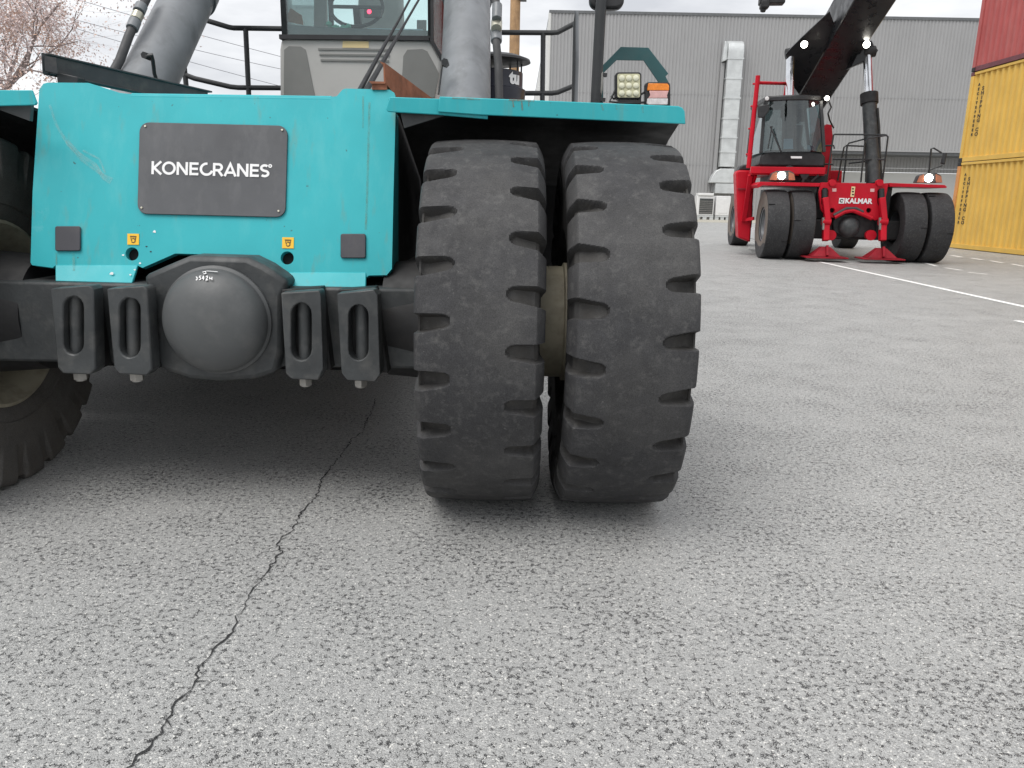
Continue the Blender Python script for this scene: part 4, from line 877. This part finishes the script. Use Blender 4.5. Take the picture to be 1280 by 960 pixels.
MB().tube([K(963, 158, KC-.16), K(968, 170, KC-.22), K(976, 189, KC-.26)], .018, 6).tube([K(965, 158, KC-.16), K(962, 175, KC-.2), K(960, 186, KC-.2)], .014, 6).build('wiper', M['black'], kcab)
MB().prism([K(u, v, KC-.1) for u, v in ((947.5, 132), (961, 130), (962, 138), (955, 147), (948, 147))], (0, .1, 0)).build('side_mirror', M['black'], kcab, bevel=.02)
for (u, v) in ((959, 123), (1034, 122.5)):
    MB().lathe([(0, .001), (.02, .045), (.06, .05), (.08, .04), (.085, .001)], K(u, v, KC-.1)+Vector((0, .08, 0)), (0, -1, 0), 16).build('roof_lamp', M['clear'] if u < 1000 else M['lit'], kcab)
    MB().bar(K(u, v+1, KC), K(u, v+7, KC), .03, .03, up=(0, 1, 0)).build('lamp_stalk', M['black'], kcab)
MB().tube([K(1036, 126, KC), K(1039, 134, KC), K(1035, 142, KC), K(1037, 150, KC+.2), K(1042, 160, KC+.3)], .02, 6).build('cab_cable', M['black'], kcab)
# railing
def kr_rail(pts, y, r=.02): return MB().tube([K(u, v, y) for u, v in pts], r, 8).build('guard_rail', M['rail'], kr)
kr_rail([(1042, 170), (1043, 168), (1107, 168.5), (1110, 171), (1109, 178)], .6); kr_rail([(1041, 199), (1107, 199.5)], .6)
kr_rail([(1042, 168), (1033, 228)], .6); kr_rail([(1110, 171), (1103, 228)], .6); kr_rail([(1032, 182), (1042, 182), (1043, 186)], 1.2); kr_rail([(1030, 205), (1041, 205.5)], 1.2)
kr_rail([(1054, 228), (1059, 182), (1061, 179), (1080, 174), (1098, 170)], .9); kr_rail([(1047, 226), (1055, 184), (1058, 182), (1085, 183)], 1.5)
kr_rail([(1076, 228), (1081, 178), (1085, 173), (1109, 169)], .35); kr_rail([(1082, 228), (1083, 205)], .5); kr_rail([(1061, 204), (1100, 200)], 1.0)
# lift cylinders
for (u0, v0, u1, v1, ur, vr, s_) in ((1092, 230, 1086.5, 124, 1084, 68, 1), (985, 230, 986.5, 140, 988, 70, -1)):
    y0, y1, y2 = .6, 1.1, 1.35
    lc = MB().cyl(K(u0, v0, y0), K(u1, v1, y1), .165, seg=28).build('lift_cylinder', M['axle'], kr)
    a, b = K(u1, v1, y1), K(ur, vr, y2); d = (b-a).normalized()
    MB().cyl(a-d*.12, a+d*.14, .205, seg=28).build('cylinder_collar', M['axle_dark'], lc, bevel=.01)
    MB().cyl(a, b, .1, seg=20).build('cylinder_rod', M['chrome'], lc)
    if s_ > 0: MB().tube([K(1097, 135, .9), K(1099, 160, .8), K(1100, 200, .7), K(1103, 228, .6)], .025, 6).build('cylinder_pipe', M['axle_dark'], lc)
# boom: box section seen from below, fitted to two measured stations
A_l, A_r = K(998, 120, 3.2), K(1040, 121, 3.2)
wb = (A_r-A_l).x
B_l, B_r = None, None
best = None
for i in range(200):
    y = 3.0-i*.03; a, b = K(1068, 0, y), K(1121, 0, y)
    e = abs((b-a).x-wb)
    if best is None or e < best[0]: best = (e, y, a, b)
B_l, B_r = best[2], best[3]
dirb = ((B_l+B_r)/2-(A_l+A_r)/2).normalized(); upb = Vector((1, 0, 0)).cross(dirb); upb = -upb if upb.z < 0 else upb
HB = .95
bl0, br0, bl1, br1 = A_l-dirb*1.5, A_r-dirb*1.5, B_l+dirb*4, B_r+dirb*4
boom = MB().add([bl0, br0, br1, bl1, bl0+upb*HB, br0+upb*HB, br1+upb*HB, bl1+upb*HB], [(0, 1, 2, 3), (4, 5, 6, 7), (0, 3, 7, 4), (1, 2, 6, 5), (0, 1, 5, 4), (3, 2, 6, 7)]).build('boom', M['dark_boom'], kr, bevel=.03)
# side gussets carrying the cylinder heads, cross pin, lamps on the gussets
gl = [(1037, 14), (1043, 30), (1040, 48), (1030, 65), (1010, 100), (999, 118), (993, 110), (990, 84), (984, 76), (982, 68), (989, 60), (1003, 46)]
yg = 1.35
MB().prism([K(u, v, yg-.25+.9*(v-60)/60) for u, v in gl], (0, .08, .02)).build('boom_gusset', M['dark_boom'], boom, bevel=.01)
gr = [(1090, 50), (1093, 58), (1089, 74), (1078, 78), (1064, 84), (1070, 70), (1078, 56)]
MB().prism([K(u, v, yg-.1) for u, v in gr], (0, .5, 0)).build('boom_gusset', M['dark_boom'], boom, bevel=.02)
MB().cyl(K(982, 68, yg), K(993, 66, yg), .13, seg=20).build('boom_pin', M['axle_dark'], boom, bevel=.01)
MB().cyl(K(1079, 66, yg), K(1094, 64, yg), .13, seg=20).build('boom_pin', M['axle_dark'], boom, bevel=.01)
for (u, v) in ((1005, 55.5), (1083, 55.5)):
    lo_ = MB().lathe([(-.06, .001), (-.06, .06), (0, .085), (.02, .085)], K(u, v, yg-.6), (0, -1, -.2), 18).build('boom_lamp', M['black'], boom)
    MB().lathe([(.021, .078), (.036, .055), (.04, .001)], K(u, v, yg-.6), (0, -1, -.2), 18).build('lamp_lens', M['lit'], lo_)
    MB().bar(K(u, v, yg-.5), K(u+(3 if u < 1040 else 4), v+2, yg), .05, .05).build('lamp_arm', M['black'], lo_)
MB().tube([K(1092, 58, yg), K(1097, 63, yg), K(1094, 68, yg), K(1088, 68, yg)], .015, 6).build('boom_cable', M['black'], boom)
# spreader tip hanging high at the far left of the boom
q = K(957, 4, -3.0)
MB().box((q.x-.12, -3.1, q.z-.02), (q.x+.35, -2.85, q.z+.3)).cyl(q+Vector((-.02, 0, .05)), q+Vector((-.04, 0, -.16)), .07, .05, 12).box((q.x-.1, -3.12, q.z-.1), (q.x+.06, -2.9, q.z+.03)).build('spreader_corner', M['axle_dark'], kr, bevel=.02)
tipb = (B_l+B_r)/2+dirb*3.6+upb*.2; MB().bar(q+Vector((.2, .02, .2)), Vector((q.x+.3, -3.0, tipb.z)), .2, .2, up=(0, 1, 0)).build('spreader_hanger', M['axle_dark'], kr, bevel=.02)
MB().bar(Vector((q.x+.1, -3.0, tipb.z)), Vector((tipb.x, tipb.y, tipb.z)), .3, .3).build('spreader_beam', M['axle_dark'], kr, bevel=.02)
# right mirror on its stalk
MB().tube([K(1161, 218, .1), K(1164, 186, .1), K(1167, 185, .1), K(1177, 191, .1)], .02, 6).tube([K(1161, 213, .1), K(1178, 207, .1)], .014, 6).build('mirror_arm', M['rail'], kr)
MB().prism([K(u, v, .05) for u, v in ((1180, 190.5), (1184.5, 191), (1181.5, 206), (1176.5, 204.5))], (0, .08, 0)).build('mirror', M['black'], kr, bevel=.02)

# ================================================================== CONTAINERS
def container(base, top_u, mat, railmat, name_label, letters, postmat):
    """base: far lower left corner; long side runs towards the camera"""
    global ORG
    q0, z0, z1 = base
    ORG = Vector((q0.x, q0.y, z0)); ct = empty('shipping_container', ORG); tag(ct, name_label, 'container', 'stacked shipping containers')
    L_, W_, Hh = 12.19, 2.44, z1-z0
    d = Vector((.012, -1, 0)).normalized(); s_ = Vector((1, .012, 0)).normalized(); u_ = Vector((0, 0, 1)); o = Vector((q0.x, q0.y, z0))
    def T(a, b, c): return o+d*a+s_*b+u_*c          # a along, b depth, c height
    # corrugated long side
    mb = MB(); pit = .278; cells = int((L_-.3)/pit); vv = []; x = .14
    for i in range(cells):
        for (t, dp) in ((0, .036), (.075, .036), (.125, .088), (.205, .088)): vv.append((x+t, dp))
        x += pit
    n = len(vv); lo_ = [T(a, b, .14) for a, b in vv]; hi_ = [T(a, b, Hh-.09) for a, b in vv]
    mb.add(lo_+hi_, [(i, i+1, n+i+1, n+i) for i in range(n-1)]); mb.build('corrugated_side', mat, ct, smooth=False)
    def bx(nm, a0, a1, b0, b1, c0, c1, m_, bev=.006):
        p = [T(a, b, c) for c in (c0, c1) for a, b in ((a0, b0), (a1, b0), (a1, b1), (a0, b1))]
        return MB().add(p, [(3, 2, 1, 0), (4, 5, 6, 7), (0, 1, 5, 4), (1, 2, 6, 5), (2, 3, 7, 6), (3, 0, 4, 7)]).build(nm, m_, ct, bevel=bev)
    bx('bottom_rail', .14, L_-.14, .01, .09, .0, .139, railmat); bx('top_rail', .14, L_-.14, .01, .08, Hh-.089, Hh-.012, mat)
    for a in (0, L_-.16):
        for b in (0, W_-.16):
            bx('corner_post', a, a+.16, b, b+.16, .118, Hh-.118, postmat); bx('corner_casting', a-.004, a+.166, b-.006, b+.164, 0, .117, M['axle_dark']); bx('corner_casting', a-.004, a+.166, b-.006, b+.164, Hh-.117, Hh, M['maroon'] if z0 > .1 else M['axle_dark'])
    bx('end_wall', .04, .07, .16, W_-.16, .12, Hh-.1, mat); bx('end_wall', L_-.07, L_-.04, .16, W_-.16, .12, Hh-.1, mat); bx('rear_side', .16, L_-.16, W_-.08, W_-.04, .1, Hh-.08, mat); bx('roof', .1, L_-.1, .08, W_-.04, Hh-.06, Hh-.03, mat); bx('floor', .1, L_-.1, .1, W_-.1, .02, .1, M['axle_dark'])
    for (word, a, c0, st, sz) in letters:
        for i, ch in enumerate(word):
            if ch == ' ': continue
            text('stencil_letter', ch, lambda x, y, dd, a=a, c=c0-st*i: T(a+x*1.35, .029-dd, c+y), sz, M['ink'], ct, thick=.006, bold=sz*.03)
    ORG = Vector((0, 0, 0)); return ct
cb_ = G(1182, 309.5); dep = cb_.y
zh1 = P(1190.5, 202.5, dep).z; zh2 = P(1204.5, 90, dep).z
let = lambda z: [('SHIPPING CO', .70, z-.57, .135, .15), ('AECITEFFEEER', .47, z-.43, .135, .115)]
h1, h2 = zh1, zh2-zh1
container((cb_, .02, zh1-.012), 0, M['yellow_box'], M['yellow_box'], 'yellow corrugated shipping container at the bottom of the stack, on the ground', let(h1), M['orange_post'])
container((cb_+Vector((.02, .02, 0)), zh1, zh2-.012), 0, M['yellow_box'], M['yellow_box'], 'yellow corrugated shipping container in the middle, under the red one', let(h2), M['yellow_box'])
container((cb_+Vector((.0, .0, 0)), zh2, zh2+2.65), 0, M['red_box'], M['maroon'], 'faded red corrugated shipping container on top of the stack', [], M['red_box'])

# ================================================================== WAREHOUSE
WY = 70.0
ORG = Vector((P(681, 200, WY).x, WY, 0))
wh = empty('warehouse', ORG); tag(wh, 'large grey corrugated warehouse with flat roof behind the red reach stacker', 'warehouse')
wx0 = P(681.5, 200, WY).x; wx1 = 52.0; wz = P(681.5, 16, WY).z; wz2 = P(1213, 25.5, WY).z
ovx = P(1036, 190, WY).x; ovz = P(1100, 187.5, WY).z
def corr(name, x0, x1, z0, z1a, z1b, y, mat, pitch=.29, depth=.045):
    vv = []; x = x0
    while x < x1:
        for (t, dp) in ((0, 0), (.5, 0), (.62, depth), (.88, depth)):
            if x+t*pitch <= x1: vv.append((x+t*pitch, y+dp))
        x += pitch
    vv.append((x1, y)); n = len(vv)
    tz = lambda xx: z1a+(z1b-z1a)*(xx-wx0)/(wx1-wx0)
    return MB().add([(a, b, z0) for a, b in vv]+[(a, b, tz(a)) for a, b in vv], [(i, i+1, n+i+1, n+i) for i in range(n-1)]).build(name, mat, wh, smooth=False)
corr('front_cladding', wx0, ovx, .0, wz, wz, WY, M['grey_wall'])
corr('upper_cladding', ovx+.005, wx1, ovz, wz, wz, WY, M['grey_wall'])
MB().box((wx0, WY-.06, wz), (wx1, WY+.3, wz+.22)).build('parapet_flashing', M['flash'], wh)
MB().box((wx0, WY+.31, wz-.3), (wx1, WY+60, wz)).build('roof', M['flash'], wh)
corr('recessed_cladding', ovx, wx1, P(1150, 216, WY+3).z, ovz, ovz, WY+3, M['grey_wall'])
MB().box((ovx, WY+3.01, 0), (wx1, WY+3.3, P(1150, 216.5, WY+3).z)).build('plinth_wall', M['pale_wall'], wh)
MB().box((ovx, WY+.1, ovz-.35), (wx1, WY+3.0, ovz-.02)).build('canopy_soffit', M['flash'], wh)
MB().box((ovx-.01, WY-.02, ovz-.12), (wx1, WY+.05, ovz-.001)).build('canopy_edge', M['grey_wall'], wh)
MB().box((wx0+.001, WY+.02, 0), (wx0+.2, WY+60, wz-.02)).build('side_wall', M['pale_wall'], wh)
MB().box((wx0-.06, WY-.05, 0), (wx0+.15, WY-.005, wz)).build('corner_trim', M['pale_wall'], wh)
for zz_ in (4.6, 10.4):
    MB().box((wx0+.1, WY-.012, zz_), (wx1, WY-.002, zz_+.05)).build('cladding_lap', M['grey_wall'], wh)
for xx_ in (P(905, 100, WY).x-.6, 27.0, 34.5):
    MB().box((xx_, WY-.014, 0 if xx_ < ovx else ovz), (xx_+.09, WY-.003, wz)).build('cladding_joint', M['grey_wall'], wh)
# ventilation duct in segments
def D(u, v, y=WY-.75): return P(u, v, y)
du = [(906.2, 929.4, 52), (910.3, 929.2, 73), (908.3, 927.2, 98), (906, 925.2, 122.5), (903.6, 922.8, 148), (901.6, 920.8, 172), (900, 919.3, 190), (901, 918, 209)]
for i in range(1, len(du)-1):
    (a0, a1, v0), (b0, b1, v1) = du[i], du[i+1]
    x0, x1 = D((a0+b0)/2, v0).x, D((a1+b1)/2, v0).x
    x0, x1 = D(910, 73).x, D(929, 73).x
    seg_ = MB().box((x0, WY-.8, D(915, v1).z+.03), (x1, WY-.02, D(915, v0).z-.03)).build('duct_section', M['duct'], wh, bevel=.02)
    MB().box((x0-.05, WY-.85, D(915, v0).z-.06), (x1+.05, WY-.01, D(915, v0).z+.06)).build('duct_flange', M['duct'], wh)
x0, x1 = D(910, 73).x, D(929, 73).x; zt2 = D(915, 73).z
prof = [(0, 0), (-.1, .6), (-.3, 1.05), (-.62, 1.35)]
pr = [(WY-.8, zt2), (WY-.85, zt2+.6), (WY-.7, zt2+1.1), (WY-.4, zt2+1.4), (WY-.01, zt2+1.5), (WY-.01, zt2)]
MB().prism([(x0-.02, y, z) for y, z in pr], (x1-x0+.04, 0, 0)).build('duct_elbow', M['duct'], wh, bevel=.03)
MB().prism([(x0-.42, WY-.6, zt2-.25), (x0-.03, WY-.6, zt2-.1), (x0-.03, WY-.6, zt2+1.3), (x0-.3, WY-.6, zt2+1.4)], (0, .58, 0)).build('duct_cowl', M['duct'], wh, bevel=.05)
MB().box((x0-.42, WY-.3, D(915, 240).z), (x0-.12, WY-.02, zt2-.3)).build('cable_tray', M['grey_wall'], wh)
zb1, zb2 = D(915, 211).z, D(915, 229).z
MB().prism([(x0-.8, WY-.9, zb2), (x1, WY-.9, zb2), (x1, WY-.9, zb1), (x0+.1, WY-.9, zb1), (x0-.3, WY-.9, zb1-.2), (x0-.6, WY-.9, zb1-.7)], (0, .85, 0)).build('duct_elbow', M['duct'], wh, bevel=.05)
MB().box((x0-.25, WY-.85, D(915, 242).z), (x1+.4, WY-.05, zb2-.03)).build('duct_section', M['duct'], wh, bevel=.02)
ORG = Vector((0, 0, 0))
# apron strip along the wall
a, b = G(800, 281), G(1010, 283)
MB().add([(8, WY-14, .004), (40, WY-14, .004), (40, WY+.0, .004), (8, WY, .004)], [(0, 1, 2, 3)]).build('apron', M['sand'], smooth=False, kind='structure')
# white units on pallets
def unit(u0, u1, v0, v1, y, fan, label):
    global ORG
    a, b = P(u0, v1, y), P(u1, v0, y); x0, x1 = a.x, b.x; zb_, zt3 = max(.35, P(u0, v1, y).z), P(u0, v0, y).z
    ORG = Vector(((x0+x1)/2, y, 0)); r = empty('air_conditioning_unit', ORG); tag(r, label, 'air conditioner')
    MB().box((x0, y, zb_), (x1, y+.9, zt3)).build('casing', M['unit_white'], r, bevel=.04)
    if fan:
        MB().box((x0+.22, y-.03, zb_+.12), (x1-.1, y-.002, zt3-.22)).build('grille', M['axle'], r)
        for i in range(7):
            z = zb_+.2+i*(zt3-zb_-.5)/7; MB().box((x0+.24, y-.05, z), (x1-.12, y-.031, z+.04)).build('louvre', M['steel'], r)
        MB().box((x0+.05, y-.1, zt3+.01), (x1-.1, y+.8, zt3+.22)).build('top_hood', M['unit_white'], r, bevel=.03)
    else:
        MB().box((x0+.2, y-.02, zb_+.2), (x1-.2, y-.002, zt3-.2)).build('access_panel', M['unit_white'], r, bevel=.01)
    MB().box((x0, y-.02, zb_-.12), (x1, y+.9, zb_-.01)).build('base_frame', M['duct'], r)
    for k in range(3):
        xx = x0+(x1-x0-.3)*k/2; MB().box((xx, y, 0), (xx+.3, y+.9, zb_-.13)).build('foot', M['duct'], r)
    ORG = Vector((0, 0, 0))
unit(870, 893.5, 244.5, 270, 66.0, True, 'white outdoor unit with dark louvred grille at the foot of the warehouse wall')
unit(894, 914, 244.8, 270, 66.0, False, 'plain white metal cabinet beside the louvred unit, left of the red machine')

# ================================================================== POLE, WIRES, TREE
ORG = Vector((P(643, 200, 34).x, 34, 0))
up_ = empty('utility_pole', ORG); tag(up_, 'tan wooden utility pole behind the teal machine', 'utility pole')
MB().cyl((ORG.x-.1, 34, 0), P(645.5, -60, 34), .24, .2, 20).build('pole', M['wood'], up_)
q = P(652, -1, 33.7); MB().box((q.x-.05, 33.7, q.z-.05), (q.x+.2, 33.9, q.z+.15)).build('pole_bracket', M['axle'], up_)
ORG = Vector((0, 0, 0))
for (a, b, lbl) in (((60, -14), (362, 72), 'highest of the three thin wires crossing the sky behind the left cylinder'), ((90, 21.5), (362, 87), 'middle one of the three thin wires crossing the sky behind the left cylinder'), ((80, 29), (362, 109), 'lowest of the three thin wires crossing the sky behind the left cylinder')):
    A, B = P(*a, 42), P(*b, 46); pts = []
    A = A+(A-B)*.6; B = B+(B-A)*.35
    for i in range(13):
        t = i/12; pts.append(A.lerp(B, t)-Vector((0, 0, .35*4*t*(1-t)-.2)))
    tag(MB().tube(pts, .014, 5).build('overhead_wire', M['wire']), lbl, 'wire', 'overhead wires')

def leaf_mat():
    m, t, b = newmat('pink_bud_leaf')
    vec = N(t, 'ShaderNodeTexCoord').outputs['Object']
    c = ramp(t, noise(t, 3.0, 5, .7, vec), [(.3, (.6, .47, .46)), (.48, (.74, .64, .63)), (.6, (.5, .3, .2)), (.75, (.76, .68, .67))])
    t.links.new(c, b.inputs['Base Color']); b.inputs['Roughness'].default_value = .8
    return m
M['leaf'] = leaf_mat()
TY = 13.0
tb0 = P(6, 112, TY); ORG = Vector((tb0.x-.15, TY, 0))
tr = empty('tree', ORG); tag(tr, 'sparse tree with pinkish brown buds behind the left fender', 'tree')
MB().tube([(tb0.x-.25, TY, 0), (tb0.x-.15, TY, 1.2), tb0-Vector((0, 0, .2)), tb0], [.2, .16, .12, .1], 12).build('trunk', M['bark'], tr)
wood = MB(); tips = []
rnd = random.Random(11)
def grow(p, d, ln, r, lvl):
    n = 4 if lvl < 3 else 3; pts = [p]; rr = [r]
    for i in range(n):
        d = (d+Vector((rnd.gauss(0, .16), rnd.gauss(0, .16), rnd.gauss(0.03, .13)))).normalized()
        p = p+d*ln/n; pts.append(p); rr.append(r*(1-.5*(i+1)/n))
        if lvl >= 2: tips.append((p, d, lvl))
    wood.tube(pts, rr, 6 if lvl < 2 else 4)
    if lvl >= 5: return
    for i in range((4, 4, 4, 3, 3, 0)[lvl]):
        k = rnd.randint(1, n); q = pts[k]
        nd = (d+Vector((rnd.gauss(0, .65), rnd.gauss(0, .5), rnd.gauss(.1, .55)))).normalized()
        grow(q, nd, ln*rnd.uniform(.6, .82), rr[k]*(.55 if lvl < 2 else .42), lvl+1)
for (u, v, r) in ((70, 72, .045), (16, 60, .034), (112, 38, .028), (-50, 10, .03)):
    tgt = P(u, v, TY+rnd.uniform(-.6, .6)); d = (tgt-tb0); grow(tb0, d.normalized(), max(.9, d.length), r, 0)
wood.build('branches', M['bark'], tr)
lf = MB(); vv, ff = [], []
for (p, d, lvl) in tips:
    for k in range(3 if lvl < 4 else 2):
        c = p+Vector((rnd.gauss(0, .06), rnd.gauss(0, .06), rnd.gauss(0, .06))); s_ = rnd.uniform(.006, .019)
        a = Vector((rnd.gauss(0, 1), rnd.gauss(0, 1), rnd.gauss(0, 1))).normalized(); b = a.orthogonal().normalized()
        i0 = len(vv); vv += [c+a*s_*1.5, c+b*s_*.7, c-a*s_*1.5, c-b*s_*.7]; ff.append((i0, i0+1, i0+2, i0+3))
lf.v = vv; lf.f = ff
me = bpy.data.meshes.new('crown'); me.from_pydata([v-ORG for v in vv], [], ff); me.update()
link('crown', me, M['leaf'], tr, smooth=False, kind='stuff')
print('tips', len(tips))
